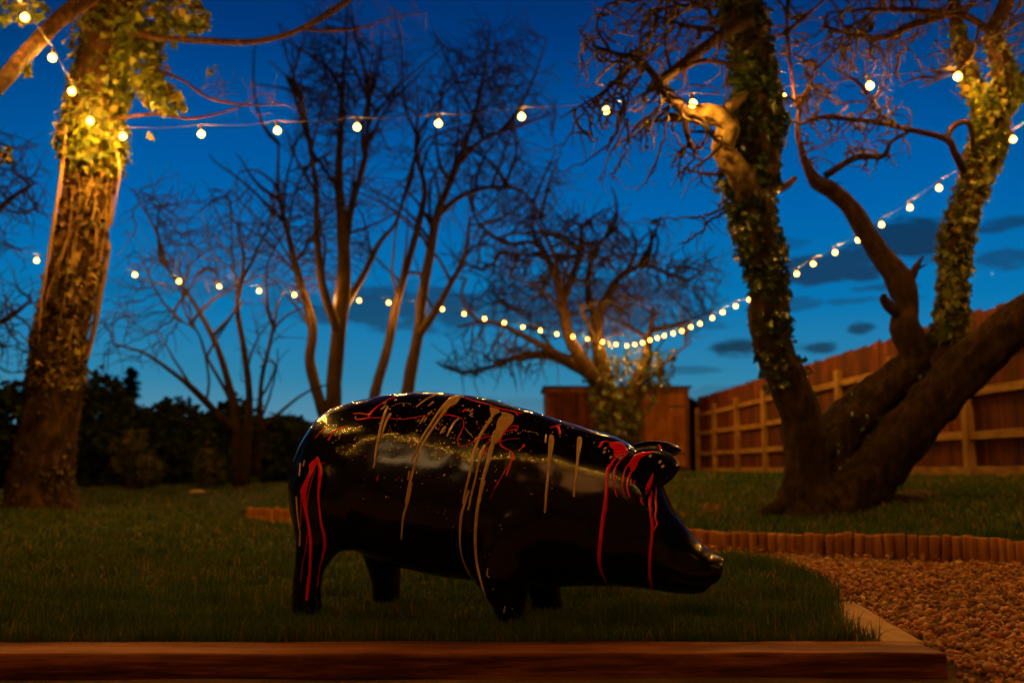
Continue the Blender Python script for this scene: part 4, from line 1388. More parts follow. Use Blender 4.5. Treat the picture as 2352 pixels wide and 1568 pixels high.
T6 = [(2290, 260, YE + .15, 40), (2345, 190, YE + .2, 34), (2420, 110, YE + .2, 26)]
STUB = [(1740, 470, YE - .05, 60), (1700, 405, YE - .16, 58), (1662, 345, YE - .2, 50), (1672, 290, YE - .22, 46), (1640, 262, YE - .24, 44), (1598, 260, YE - .25, 38), (1562, 269, YE - .25, 26), (1535, 275, YE - .25, 8)]
LB1 = [(1720, 50, YE - .15, 34), (1660, 78, YE - .3, 28), (1600, 125, YE - .4, 25), (1545, 165, YE - .45, 22), (1512, 192, YE - .5, 24), (1525, 215, YE - .5, 24), (1556, 240, YE - .42, 26), (1575, 262, YE - .35, 26)]
LB2 = [(1512, 185, YE - .5, 22), (1470, 140, YE - .55, 16), (1420, 125, YE - .6, 11), (1360, 105, YE - .65, 6)]
LB3 = [(1560, 160, YE - .45, 14), (1620, 140, YE - .5, 12), (1690, 150, YE - .3, 12)]
R1 = [(2210, 388, YE + .1, 18), (2195, 355, YE, 18), (2174, 320, YE, 17), (2093, 299, YE + .05, 13), (2011, 281, YE + .1, 12), (1898, 270, YE + .2, 11), (1835, 285, YE + .25, 10)]
R1b = [(2174, 320, YE, 15), (2190, 290, YE, 14), (2220, 280, YE, 13), (2233, 310, YE + .05, 11), (2234, 350, YE + .1, 10)]
R2 = [(1893, 405, YE + .3, 18), (1966, 362, YE + .2, 15), (2029, 358, YE + .15, 11), (2047, 326, YE + .1, 9), (2093, 299, YE + .05, 8)]
R3 = [(2205, 20, YE + .15, 22), (2147, 42, YE + .1, 20), (2092, 60, YE + .05, 17), (2029, 86, YE, 14), (1960, 80, YE, 11), (1890, 60, YE, 7)]
R4 = [(2275, 75, YE, 22), (2215, 36, YE - .1, 18), (2120, 26, YE - .2, 15), (2000, 22, YE - .2, 10), (1900, 30, YE - .2, 6)]
R5 = [(2072, 662, YE + .22, 30), (2092, 638, YE + .21, 24), (2105, 612, YE + .2, 15), (2121, 588, YE + .2, 4)]
R5b = [(2092, 638, YE + .22, 9), (2100, 625, YE + .22, 8), (2118, 612, YE + .2, 5), (2130, 607, YE + .2, 2)]
R6 = [(2082, 738, YE + .2, 30), (2064, 722, YE + .18, 28), (2042, 702, YE + .15, 27), (2030, 684, YE + .13, 20), (2036, 676, YE + .13, 8)]
R7 = [(1825, 410, YE + .25, 14), (1800, 430, YE + .15, 18), (1770, 440, YE, 22)]
XT = [[(1798, 82, YE - .1, 12), (1852, 36, YE - .1, 10), (1893, 0, YE - .1, 7), (1930, -40, YE - .1, 5)],
      [(1830, 250, YE + .28, 11), (1861, 190, YE + .25, 9), (1870, 154, YE + .2, 8), (1820, 127, YE + .1, 6)],
      [(1868, 165, YE + .2, 8), (1920, 118, YE + .15, 7), (1957, 100, YE + .1, 5), (2000, 70, YE + .1, 4)],
      [(2006, 27, YE - .2, 9), (1966, 54, YE - .2, 8), (1938, 59, YE - .2, 7), (1920, 14, YE - .2, 6), (1889, -10, YE - .2, 5)],
      [(1690, 60, YE - .1, 14), (1639, 45, YE - .2, 12), (1621, 18, YE - .25, 10), (1558, 14, YE - .3, 8), (1490, 27, YE - .35, 5)],
      [(1680, 90, YE - .2, 10), (1620, 66, YE - .3, 9), (1576, 59, YE - .35, 8), (1512, 36, YE - .4, 5), (1470, 0, YE - .4, 4)],
      [(1467, 145, YE - .55, 9), (1420, 180, YE - .6, 8), (1377, 217, YE - .6, 6), (1286, 272, YE - .65, 3)],
      [(1540, 160, YE - .45, 9), (1528, 100, YE - .5, 7), (1531, 14, YE - .5, 6), (1545, -40, YE - .5, 4)],
      [(1812, -30, YE + .1, 12), (1807, 60, YE + .15, 10), (1812, 130, YE + .2, 9), (1830, 250, YE + .28, 9)],
      [(2080, 298, YE + .05, 7), (2040, 275, YE, 6), (2011, 254, YE, 5), (1993, 217, YE, 4)],
      [(1400, 115, YE - .6, 8), (1370, 60, YE - .65, 6), (1392, 10, YE - .7, 5)],
      [(2250, 60, YE - .05, 10), (2235, 110, YE - .1, 8), (2200, 160, YE - .15, 6), (2140, 190, YE - .2, 4)]]
elimbs = [T1, T2, T2b, T3, T4, T5, T6, LB1, LB2, LB3, R1, R1b, R2, R3, R4, R5, R5b, R6, R7] + XT
right_tree = empty('ivy_clad_tree', P(1890, 1185, YE), 'twin trunked ivy clad tree on the right with a lit cut limb and twisting branches', 'tree')
mb = MB()
seeds = []
for k, l in enumerate(elimbs):
    pts, rr = limb_pts(l, 22 if l in (T1, T2, T2b, T3) else 8)
    big = max(rr) > .06
    mb.tube(pts, rr, 40 if big else 9, .10 if big else .16, wf=7, ridge=.13 if big else .08)
    if l not in (T1, T2, T2b, R5, R5b, R6, STUB):
        seeds += pts[len(pts) // 4:]
    if l is T1: seeds += pts[int(len(pts) * .75):]
# root flare
for (a_, b_, c_, wd) in [((1830, 1130), (1790, 1165), (1740, 1180), 60), ((1900, 1150), (1900, 1180), (1930, 1190), 70), ((1980, 1130), (2050, 1148), (2130, 1150), 60), ((1850, 1140), (1845, 1178), (1835, 1192), 60)]:
    pts, rr = limb_pts([(*a_, YE, wd), (*b_, YE - .05, wd * .7), (*c_, YE - .05, wd * .3)], 6)
    mb.tube(pts, rr, 10, .25, wf=7)
mb.build('trunk', BARK_DARK, right_tree, True)
sb_ = MB()
pts, rr = limb_pts(STUB, 18)
sb_.tube(pts, rr, 36, .16, wf=11, ridge=.16)
for kn, kr in ((28, .035), (62, .03), (90, .026)):
    q_ = pts[kn] + Vector((-.02, -rr[kn] * .8, .01))
    sb_.tube([pts[kn], q_, q_ + Vector((-.03, -.03, .015))], [kr, kr * .9, kr * .4], 14, .3, wf=15)
pts, rr = limb_pts([(1655, 270, YE - .24, 26), (1690, 235, YE - .2, 22), (1720, 215, YE - .1, 18)], 8)
sb_.tube(pts, rr, 16, .2, wf=11, ridge=.12)
sb_.build('cut_limb', PALE_BARK, right_tree, True)
att = envelope(1500, 110, 220, 190, YE - .3, .9, 620, 51) + envelope(1450, 260, 170, 130, YE - .4, .8, 230, 52) + envelope(1950, 60, 260, 150, YE + .2, 1.0, 700, 53) \
    + envelope(1960, 220, 190, 150, YE + .2, .8, 430, 54) + envelope(2250, 60, 170, 170, YE, .9, 360, 55) + envelope(1620, 330, 110, 130, YE - .2, .6, 110, 56) + envelope(1980, 340, 160, 70, YE + .2, .5, 140, 57) \
    + envelope(1620, -40, 240, 140, YE, 1.0, 330, 58)
rs = random.Random(77)
nodes, par = colonize(seeds, att, .06, .6, .12, 130, .36, (0, 0, -.04), rs)
br = MB()
branch_mesh(br, nodes, par, len(seeds), .0092, .034, twigs=.34, tl=(.08, .20), rs=rs, droop=.12)
# long drooping whips on the left of the crown
for (a_, b_, c_, d_) in [((1480, 160), (1440, 230), (1420, 320), (1368, 425)), ((1420, 130), (1428, 250), (1400, 330), (1300, 395)), ((1545, 210), (1528, 300), (1500, 390), (1465, 440)), ((1440, 150), (1380, 220), (1330, 270), (1290, 340)),
                         ((1470, 140), (1380, 140), (1340, 85), (1330, 60)), ((1440, 270), (1440, 330), (1420, 380), (1405, 415)), ((1690, 470), (1640, 500), (1590, 545), (1565, 560)), ((1668, 460), (1635, 490), (1590, 500), (1510, 500)), ((1660, 330), (1600, 380), (1570, 390), (1555, 400))]:
    pts, rr = limb_pts([(*a_, YE - .4, 9), (*b_, YE - .45, 7), (*c_, YE - .5, 5.5), (*d_, YE - .55, 2.5)], 6)
    pts = [p_ + Vector((rs.gauss(0, .008), rs.gauss(0, .01), rs.gauss(0, .008))) for p_ in pts]
    br.tube(pts, rr, 5, cap=False)
    for i in range(3, len(pts), 2):
        q = pts[i]
        dd = Vector((rs.gauss(0, .6), rs.gauss(0, .4), rs.gauss(-.3, .5))).normalized()
        br.tube([q, q + dd * .05, q + dd * .1 + Vector((rs.gauss(0, .03), 0, -.02))], [.005, .004, .002], 3, cap=False)
br.build('branches', TWIG, right_tree, True)
i1 = [l for l in T1 if l[1] < 700]
pos, nor, sz = ivy_on([i1], 5600, .056, 61, 1.0, .24)
pos2, nor2, sz2 = ivy_on([[l for l in T1 if 560 < l[1] < 960]], 500, .05, 62, 1.0, .25)
pos3, nor3, sz3 = ivy_on([T2b], 420, .042, 63, 1.0, .12)
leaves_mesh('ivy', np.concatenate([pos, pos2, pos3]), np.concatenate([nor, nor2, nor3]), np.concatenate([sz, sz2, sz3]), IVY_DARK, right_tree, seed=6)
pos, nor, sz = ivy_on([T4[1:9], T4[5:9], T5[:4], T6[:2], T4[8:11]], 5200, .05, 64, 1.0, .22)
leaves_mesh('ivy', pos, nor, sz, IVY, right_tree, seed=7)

# F: big ivy-covered tree on the left
YF = 7.6
F0 = [(92, 1180, YF, 160), (92, 1150, YF, 140), (98, 1080, YF, 122), (112, 988, YF, 112), (128, 889, YF, 106), (138, 790, YF, 102), (163, 655, YF, 96), (194, 504, YF, 96), (208, 403, YF, 100), (215, 300, YF, 112), (224, 202, YF, 112), (245, 100, YF, 116), (262, 0, YF, 118), (270, -120, YF, 100), (280, -260, YF, 70)]
F1 = [(255, -60, YF - .2, 44), (200, -6, YF - .5, 42), (140, 42, YF - .8, 40), (62, 122, YF - 1.2, 38), (0, 195, YF - 1.5, 36), (-80, 280, YF - 1.8, 32)]
F1b = [(150, 36, YF - .75, 26), (185, -30, YF - .7, 22), (230, -110, YF - .6, 14)]
F2 = [(262, 60, YF - .1, 20), (345, 84, YF - .3, 16), (440, 92, YF - .4, 15), (560, 97, YF - .5, 15), (640, 85, YF - .6, 13), (700, 62, YF - .7, 14), (780, 15, YF - .8, 15), (850, -40, YF - .9, 10)]
F2b = [(690, 66, YF - .7, 9), (760, 70, YF - .7, 8), (840, 62, YF - .7, 6), (900, 40, YF - .7, 4), (980, 30, YF - .7, 2)]
F3 = [(300, 150, YF - .1, 9), (370, 165, YF - .2, 9), (420, 185, YF - .3, 8), (480, 225, YF - .3, 7), (560, 240, YF - .4, 6), (640, 240, YF - .4, 3)]
F4 = [(262, 272, YF - .1, 10), (360, 262, YF - .2, 8), (440, 272, YF - .3, 7), (540, 250, YF - .3, 5), (590, 220, YF - .3, 3)]
left_tree = empty('ivy_clad_tree', P(95, 1170, YF), 'thick ivy covered trunk on the left glowing yellow beside the light bulbs', 'tree')
mb = MB()
seeds = []
for l in (F0, F1, F1b, F2, F2b, F3, F4):
    pts, rr = limb_pts(l, 8)
    mb.tube(pts, rr, 36 if max(rr) > .1 else 12, .14, wf=6, ridge=.12 if max(rr) > .1 else .05)
    if l in (F2b, F3, F4): seeds += pts[4:]
    if l is F2: seeds += pts[len(pts) * 2 // 3:]
for (a_, b_, wd) in [((70, 1130), (25, 1168), 60), ((125, 1130), (158, 1166), 60), ((95, 1130), (95, 1175), 70)]:
    pts, rr = limb_pts([(*a_, YF, wd), ((a_[0] + b_[0]) / 2, b_[1] - 12, YF - .05, wd * .7), (*b_, YF - .08, wd * .3)], 6)
    mb.tube(pts, rr, 10, .25, wf=7)
mb.build('trunk', BARK, left_tree, True)
# clinging stems
vn = MB()
rv = random.Random(5)
pts0, rr0 = limb_pts(F0, 8)
for k in range(46):
    an = rv.uniform(0, 6.28)
    i0 = rv.choice([38, 42, 46, 50, 54, 58]); i1_ = min(len(pts0) - 1, i0 + rv.randint(12, 36))
    wpts = []
    ph, dr = rv.uniform(0, 6), rv.gauss(0, .012)
    for i in range(i0, i1_):
        a_ = an + dr * (i - i0) + .18 * math.sin(i * .35 + ph)
        wpts.append(pts0[i] + Vector((math.cos(a_), math.sin(a_), 0)) * rr0[i] * (1.09 + .06 * math.sin(i * .9 + ph)))
    if len(wpts) > 3:
        r_ = rv.uniform(.005, .014)
        vn.tube(wpts, [r_ * (1 - .5 * j / len(wpts)) for j in range(len(wpts))], 6, .2, wf=20)
for l in ([(150, 265, YF - .2, 7), (148, 330, YF - .22, 9), (138, 420, YF - .25, 10), (122, 520, YF - .25, 9), (108, 610, YF - .22, 8), (95, 690, YF - .2, 7), (90, 760, YF - .2, 5)],
          [(270, 350, YF - .2, 7), (275, 400, YF - .22, 6), (268, 450, YF - .22, 5), (255, 520, YF - .2, 5)], [(250, 560, YF + .2, 14), (232, 660, YF + .2, 16), (215, 760, YF + .2, 14), (190, 850, YF + .2, 12)]):
    pts, rr = limb_pts(l, 6)
    vn.tube(pts, rr, 6, .2, wf=12)
vn.build('ivy_stems', VINE, left_tree, True)
att = envelope(620, 230, 130, 70, YF - .3, .5, 60, 71) + envelope(860, 40, 170, 70, YF - .7, .6, 120, 72) + envelope(540, 180, 70, 60, YF - .2, .4, 30, 73)
nodes, par = colonize(seeds, att, .06, .6, .12, 60, .4, (0, 0, 0), random.Random(4))
br = MB()
branch_mesh(br, nodes, par, len(seeds), .0036, .010, twigs=.35, tl=(.06, .2), rs=random.Random(2))
br.build('branches', TWIG, left_tree, True)
top_ivy = [l for l in F0 if l[1] < 330]
P1, N1, Z1 = ivy_on([[l for l in F0 if 180 < l[1] < 420]], 2600, .062, 81, 1.0, .24)
P2, N2, Z2 = ivy_on([[l for l in F0 if l[1] < 250], [(290, 40, YF, 120), (300, 110, YF, 110), (310, 190, YF, 90)]], 2300, .060, 82, 1.0, .35)
P3, N3, Z3 = ivy_on([[(300, 60, YF - .1, 90), (330, 170, YF - .15, 70), (360, 215, YF - .2, 70), (415, 240, YF - .25, 34)], [(330, 10, YF - .2, 130), (400, 20, YF - .25, 100), (450, 40, YF - .3, 60), (480, 55, YF - .3, 30)], [(0, 15, YF - 1.0, 60), (70, 15, YF - .95, 60), (95, 40, YF - .9, 30)], [(340, 215, YF - .2, 50), (392, 228, YF - .3, 60)]], 1700, .068, 83, .7, .42)
P4, N4, Z4 = ivy_on([[l for l in F0 if 380 < l[1] < 900]], 3600, .055, 84, 1.0, .12)
leaves_mesh('ivy', np.concatenate([P1, P2, P3]), np.concatenate([N1, N2, N3]), np.concatenate([Z1, Z2, Z3]), IVY, left_tree, seed=8)
P5, N5, Z5 = ivy_on([[l for l in F0 if 700 < l[1] < 1170]], 1500, .045, 85, 1.0, .05)
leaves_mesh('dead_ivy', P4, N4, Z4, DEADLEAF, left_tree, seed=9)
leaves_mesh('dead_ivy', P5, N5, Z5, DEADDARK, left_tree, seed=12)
# loose leaves at the frame edge belong to a twig of the same tree
P6, N6, Z6 = ivy_on([[(-30, 350, YF - 1.4, 10), (10, 355, YF - 1.4, 34), (28, 360, YF - 1.4, 26)], [(480, 158, YF - .3, 10), (498, 162, YF - .3, 18)], [(55, 150, YF - 1.2, 8), (72, 165, YF - 1.2, 14)], [(340, 312, YF - .3, 6), (352, 300, YF - .3, 10)]], 70, .06, 86, .6, .5)
leaves_mesh('ivy', P6, N6, Z6, IVY, left_tree, seed=10)

# far conifer beyond the hedge
YN = 60
cb = P(300, 1060, YN)
con = empty('conifer_tree', cb, 'distant thin spiky conifer rising above the dark hedge', 'tree')
mb = MB(); mb.tube([cb, P(300, 842, YN)], [.16, .04], 8); mb.build('trunk', BARK_DARK, con, True)
mb = MB()
rc = random.Random(9)
for k in range(170):
    u = rc.random()
    q = P(300, 960 - 118 * u, YN)
    an = rc.uniform(0, 6.28)
    L_ = (.35 + .5 * (1 - u)) * rc.uniform(.5, 1.1) * (1.25 if .6 < u < .95 else 1)
    dv = Vector((math.cos(an), math.sin(an), rc.uniform(-.3, .25)))
    mb.tube([q, q + dv * L_ * .5, q + dv * L_ + Vector((0, 0, -.08))], [.07, .09, .03], 5)
mb.build('crown', SHRUB, con)


# ------------------------------------------------------------------ hedge of separate shrubs
def shrub(name, label, lobes, n, size, m, seed, group='shrubs along the back of the garden'):
    px, py, Y, rx, ry = lobes[0]
    b0 = P(px, py, Y); b0.z = lawn_z(b0.x, Y)
    root = empty(name, b0, label, 'shrub', group)
    r = random.Random(seed)
    pos, nor, sz = [], [], []
    st = MB()
    for (px, py, Y, rx, ry) in lobes:
        c = P(px, py, Y)
        a_, b_, d_ = rx * Y / F, max(rx * Y / F * .8, .3), ry * Y / F
        for k in range(int(n / len(lobes))):
            v = Vector((r.gauss(0, 1), r.gauss(0, 1), r.gauss(0, 1))).normalized()
            rad = r.uniform(.55, 1.0) ** .5
            cl = 1 + .35 * mnoise.noise(v * 2.2 + Vector((seed, 0, 0))) + .2 * mnoise.noise(v * 5 + Vector((seed, 4, 0)))
            p_ = c + Vector((v.x * a_, v.y * b_, v.z * d_)) * rad * cl
            if p_.z < lawn_z(p_.x, p_.y) + .03: continue
            pos.append(p_); nor.append(v); sz.append(size * r.uniform(.6, 1.4))
        for k in range(7):
            an = r.uniform(0, 6.28)
            e = c + Vector((math.cos(an) * a_ * .7, math.sin(an) * b_ * .7, d_ * r.uniform(.1, .8)))
            st.tube([b0 + Vector((r.gauss(0, .08), r.gauss(0, .08), -.05)), b0.lerp(e, .5) + Vector((r.gauss(0, .06), 0, 0)), e], [.03, .02, .008], 5)
    leaves_mesh('foliage', np.array(pos), np.array(nor), np.array(sz), m, root, droop=.1, seed=seed)
    st.build('stems', BARK_DARK, root)
    return root


YH = 17.0
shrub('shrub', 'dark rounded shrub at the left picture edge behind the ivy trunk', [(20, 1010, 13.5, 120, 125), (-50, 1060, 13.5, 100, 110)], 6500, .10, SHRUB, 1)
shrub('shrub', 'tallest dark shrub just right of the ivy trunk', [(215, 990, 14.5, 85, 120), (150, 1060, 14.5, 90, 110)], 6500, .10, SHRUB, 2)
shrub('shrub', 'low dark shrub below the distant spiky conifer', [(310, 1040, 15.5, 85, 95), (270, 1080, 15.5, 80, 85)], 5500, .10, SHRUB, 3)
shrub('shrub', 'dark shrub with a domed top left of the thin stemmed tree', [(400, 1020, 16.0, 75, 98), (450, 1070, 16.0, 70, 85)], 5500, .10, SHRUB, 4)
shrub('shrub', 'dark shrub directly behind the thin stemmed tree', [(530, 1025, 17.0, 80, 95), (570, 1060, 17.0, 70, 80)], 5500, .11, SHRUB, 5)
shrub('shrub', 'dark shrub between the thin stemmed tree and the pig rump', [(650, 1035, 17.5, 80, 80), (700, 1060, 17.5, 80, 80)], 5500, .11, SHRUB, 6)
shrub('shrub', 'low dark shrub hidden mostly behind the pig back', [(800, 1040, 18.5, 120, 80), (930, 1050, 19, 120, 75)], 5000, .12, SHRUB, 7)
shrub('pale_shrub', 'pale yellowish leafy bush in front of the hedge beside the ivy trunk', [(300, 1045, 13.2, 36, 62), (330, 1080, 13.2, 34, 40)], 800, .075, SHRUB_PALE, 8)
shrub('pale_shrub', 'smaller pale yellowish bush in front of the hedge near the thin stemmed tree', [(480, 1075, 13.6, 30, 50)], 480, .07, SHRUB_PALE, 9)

shrub('shrub', 'tall dark unseen shrub added left of the picture to block sky light', [(-330, 800, 9.5, 230, 360), (-560, 820, 8.5, 230, 360)], 9000, .22, SHRUB, 11)  # unseen, added to keep bright sky out of the pig's rump reflection

# ------------------------------------------------------------------ boundary fence
FENCE_DX = -.0442


def fx(Y):
    return 5.262 + FENCE_DX * Y


RAIL = wood_mat('fence_rail', [(.3, (.075, .036, .009)), (.5, (.165, .088, .023)), (.7, (.28, .165, .05))], 'Y', rough=.8, isl=.2)
POST = wood_mat('fence_post', [(.3, (.075, .036, .009)), (.5, (.165, .088, .023)), (.7, (.28, .165, .05))], 'Z', rough=.8, isl=.2)
BOARD = wood_mat('fence_board', [(.3, (.020, .004, .0012)), (.5, (.058, .0125, .0036)), (.7, (.12, .031, .009))], 'Z', rough=.85, isl=.5)
fence = empty('fence', (fx(15), 15, .3), 'long brown closeboard fence with pale posts and three rails on the right', 'fence')
frot = Matrix.Rotation(math.atan(-FENCE_DX), 3, 'Z')
posts = [8.7, 10.5, 12.3, 14.1, 15.9, 17.7, 19.5, 21.3, 22.9]
posts = [6.9] + posts
FG, FT = .30, 2.03
for y in posts:
    mb = MB(); mb.box((fx(y), y, (FG - .1 + FT - .24) / 2), (.10, .10, FT - .24 - FG + .1), frot, .006)
    mb.build('post', POST, fence)
for y0, y1 in zip(posts[:-1], posts[1:]):
    ym = (y0 + y1) / 2
    L_ = y1 - y0 - .102
    for z in (.745, 1.19, 1.62):
        mb = MB(); mb.box((fx(ym) + .012, ym, z + random.gauss(0, .008)), (.045, L_, .085), frot, .005)
        mb.build('rail', RAIL, fence)
    mb = MB(); mb.box((fx(ym) + .02, ym, FG + .055), (.03, L_, .15), frot, .004)
    mb.build('gravel_board', RAIL, fence)
    mb = MB()
    y = y0 + .01
    while y < y1 - .02:
        wd = .098
        h0, h1 = FG + .135, FT + random.gauss(0, .012)
        g_ = random.random() < .12
        mb.box((fx(y + wd / 2) + .048 + random.gauss(0, .002), y + wd / 2, (h0 + h1) / 2), (.014, wd - (.012 if g_ else .001), h1 - h0), frot @ Matrix.Rotation(.06 + random.gauss(0, .01), 3, 'Z') @ Matrix.Rotation(random.gauss(0, .004), 3, 'X'))
        y += wd
    mb.build('board_panel', BOARD, fence)

# ------------------------------------------------------------------ shed
SHEDW = wood_mat('shed_board', [(.3, (.032, .008, .0026)), (.5, (.085, .023, .007)), (.7, (.16, .048, .015))], 'Z', rough=.8, isl=.45)
SHEDP = wood_mat('shed_door_board', [(.3, (.17, .055, .014)), (.5, (.32, .112, .029)), (.7, (.44, .18, .055))], 'Z', rough=.75, isl=.12)
SHEDT = wood_mat('shed_trim', [(.3, (.09, .03, .009)), (.5, (.17, .062, .02)), (.7, (.28, .12, .045))], 'Z', rough=.8, isl=.15)
ROOF = noise_mat('roof_felt', [(.3, (.02, .016, .013)), (.7, (.06, .045, .035))], 14, rough=.95, bump=.3)
YS = 24.0
sl, sr = P(1252, 900, YS).x, P(1584, 900, YS).x
st_, sb = P(1252, 890, YS).z, lawn_z(2, YS) - .05
shed = empty('garden_shed', ((sl + sr) / 2, YS + 1, sb), 'flat roofed brown timber shed with a lighter door behind the apple tree', 'shed')
mb = MB(); mb.box(((sl + sr) / 2, YS + 1.12, (sb + .1 + st_) / 2), (sr - sl - .06, 2.0, st_ - sb - .1)); mb.build('wall', SHEDW, shed)
mb = MB()
x = sl + .11
xd0 = P(1478, 900, YS).x
while x < xd0 - .06:
    mb.box((x + .06, YS + .10, (sb + .14 + st_ - .1) / 2), (.117, .022, st_ - sb - .24), None, .003); x += .12
mb.build('front_boards', SHEDW, shed)
mb = MB()
x = xd0 + .03
while x < sr - .15:
    mb.box((x + .07, YS + .085, (sb + .2 + st_ - .13) / 2), (.138, .024, st_ - sb - .33), None, .003); x += .14
door = mb.build('door', SHEDP, shed)
IRON = noise_mat('iron', [(.3, (.015, .012, .01)), (.7, (.05, .04, .03))], 30, rough=.6)
for z in (sb + .5, st_ - .45):
    mb = MB()
    mb.box((sr - .32, YS + .064, z), (.40, .016, .05))
    mb.build('hinge', IRON, door)
mb = MB()
for x in (sl + .05, xd0 - .02, sr - .06):
    mb.box((x, YS + .068, (sb + .12 + st_) / 2), (.10, .04, st_ - sb - .12), None, .004)
mb.box(((sl + sr) / 2, YS + .060, st_ - .055), (sr - sl - .002, .03, .10), None, .004)
mb.build('trim', SHEDT, shed)
mb = MB(); mb.box(((sl + sr) / 2, YS + 1.1, st_ + .03), (sr - sl + .10, 2.3, .05), Matrix.Rotation(.008, 3, 'X'), .008); mb.build('roof', ROOF, shed)
mb = MB()
for x in np.linspace(sl + .3, sr - .3, 4): mb.box((x, YS + 1.1, sb + .05), (.1, 1.9, .14))
mb.build('bearers', BARK_DARK, shed)


# ------------------------------------------------------------------ festoon lights
m, t = mat('lit_bulb')
em = t.n('ShaderNodeEmission', i_Color=(1, .46, .062, 1), i_Strength=20.0)
o = t.n('ShaderNodeOutputMaterial'); t.link(em.outputs[0], o.inputs[0])
m.cycles.emission_sampling = 'NONE'
BULB = m
LAMP = bpy.data.lights.new('bulb_light', 'POINT')       # the light each bulb gives off
LAMP.color = (1, .44, .048)
LAMP.energy = 125.0
LAMP.shadow_soft_size = .029
LAMP_DIM = LAMP.copy()                                  # the weaker bulbs along the house roof
LAMP_DIM.energy = 45.0
CABLE = noise_mat('cable', [(.3, (.012, .011, .009)), (.7, (.03, .027, .022))], 40, rough=.45, bump=.1, spec=.5)
SOCK = noise_mat('socket', [(.3, (.03, .027, .022)), (.7, (.06, .055, .045))], 40, rough=.4, bump=.1, spec=.5)
BR = .021
mb = MB()
prof = [(.026, .009), (.021, .012), (.014, .0200), (.006, .0245), (-.003, .0260), (-.013, .0225), (-.021, .0155), (-.0255, .007), (-.0262, .001)]
mb.tube([(0, 0, z) for z, r_ in prof], [r_ for z, r_ in prof], 10)
bulb_me = bpy.data.meshes.new('bulb'); bulb_me.from_pydata(mb.v, [], mb.f); bulb_me.materials.append(BULB)
mb = MB(); mb.tube([(0, 0, .031), (0, 0, .034), (0, 0, .062), (0, 0, .07), (0, 0, .078)], [.012, .0145, .014, .009, .005], 10)
sock_me = bpy.data.meshes.new('socket'); sock_me.from_pydata(mb.v, [], mb.f); sock_me.materials.append(SOCK)


def string(label, pts, ends=(None, None), group='festoon light strings', lamp=None):
    """pts: world bulb centres in order"""
    root = empty('string_lights', pts[0], label, 'string lights', group)
    cab = []
    ps = [Vector(p_) for p_ in pts]
    top = [p_ + Vector((0, 0, .078)) for p_ in ps]
    if ends[0] is not None: top = [Vector(ends[0])] + top
    if ends[1] is not None: top = top + [Vector(ends[1])]
    for a_, b_ in zip(top[:-1], top[1:]):
        for k in range(6):
            u = k / 6
            cab.append(a_.lerp(b_, u) + Vector((0, 0, -.035 * 4 * u * (1 - u) * (b_ - a_).length)))
    cab.append(top[-1])
    mb = MB()
    mb.tube(cab, [.0034] * len(cab), 6)
    mb.build('cable', CABLE, root, True)
    for p_ in ps:
        b_ = bpy.data.objects.new('bulb', bulb_me); COL.objects.link(b_)
        b_.parent = root; b_.location = p_ - root.location
        b_.rotation_euler = (random.gauss(0, .12), random.gauss(0, .12), random.uniform(0, 6.28))
        s_ = bpy.data.objects.new('socket', sock_me); COL.objects.link(s_)
        s_.parent = b_
        f_ = bpy.data.objects.new('bulb_light', lamp or LAMP); COL.objects.link(f_)
        f_.parent = b_
    return root


def on_line(pxs, Apt, Bpt):
    """bulb pixels -> points whose ground plan lies on the line A-B"""
    out = []
    dx, dy = Bpt[0] - Apt[0], Bpt[1] - Apt[1]
    for px, py in pxs:
        a, b = ray(px, py)
        u = (a * Apt[1] - Apt[0]) / (dx - a * dy)
        Y = Apt[1] + u * dy
        out.append(Vector((a * Y, Y, CH + b * Y)))
    return out


# upper string: over the viewer's left, to the ivy trunk, across to the right-hand tree
inc = [P(57, 40, 6.15), P(120, 133, 6.55), P(165, 210, 6.95), P(207, 278, 7.18)]
outp = []
q = inc[0]
for k in range(1, 9):
    outp.append(Vector((q.x - .01 * k, q.y - .6 * k, q.z + .06 * k - .004 * k * k)))
up = on_line([(282, 313), (462, 308), (637, 300), (820, 292), (1007, 284), (1198, 268), (1392, 254), (1591, 240), (1796, 222), (1998, 197), (2200, 176)], P(282, 313, 7.45)[:2], P(2200, 176, 6.75)[:2])
up[7] = P(1591, 238, 6.20)
up[0] = P(282, 313, 7.28)
up[10] = P(2200, 176, 6.52)
up[8] = P(1797, 222, 6.86)
string('upper string of warm bulbs from the lit ivy trunk across to the right hand tree', outp[::-1] + inc + up, (None, P(2270, 140, 6.75)))
# lower string, left part
lf = [(84, 598), (198, 614), (310, 631), (411, 646), (504, 657), (595, 668), (676, 677), (754, 684), (825, 690), (893, 695), (960, 699), (1016, 710), (1066, 721), (1113, 732), (1158, 741), (1201, 751), (1241, 759), (1279, 767), (1316, 773), (1350, 779), (1384, 785), (1415, 791), (1440, 794)]
lo = on_line(lf, P(310, 631, 12.7)[:2], P(1440, 794, YD + .2)[:2])
string('lower string of warm bulbs running from the far left down to the apple tree', lo, (lo[0] + Vector((-.6, -.4, .2)), P(1460, 785, YD + .25)))
# lower string, right part, back along the fence and on past the viewer
rg_ = [(1458, 791), (1476, 787), (1493, 781), (1510, 776), (1526, 771), (1546, 766), (1566, 760), (1587, 751), (1608, 743), (1636, 730), (1660, 717), (1690, 703), (1721, 688), (1756, 671), (1792, 651), (1830, 629), (1868, 606), (1918, 580), (1971, 551), (2025, 516), (2090, 477), (2157, 432), (2236, 380), (2327, 320)]
ro = on_line(rg_, P(1458, 791, YD + .1)[:2], P(2327, 320, 8.2)[:2])
q = ro[-1]
ro2 = [Vector((q.x - .015 * k, q.y - .6 * k, q.z + .075 * k - .0045 * k * k)) for k in range(1, 10)]
string('right string of warm bulbs climbing from the apple tree past the ivy trunks', ro + ro2, (P(1448, 785, YD + .2), None))
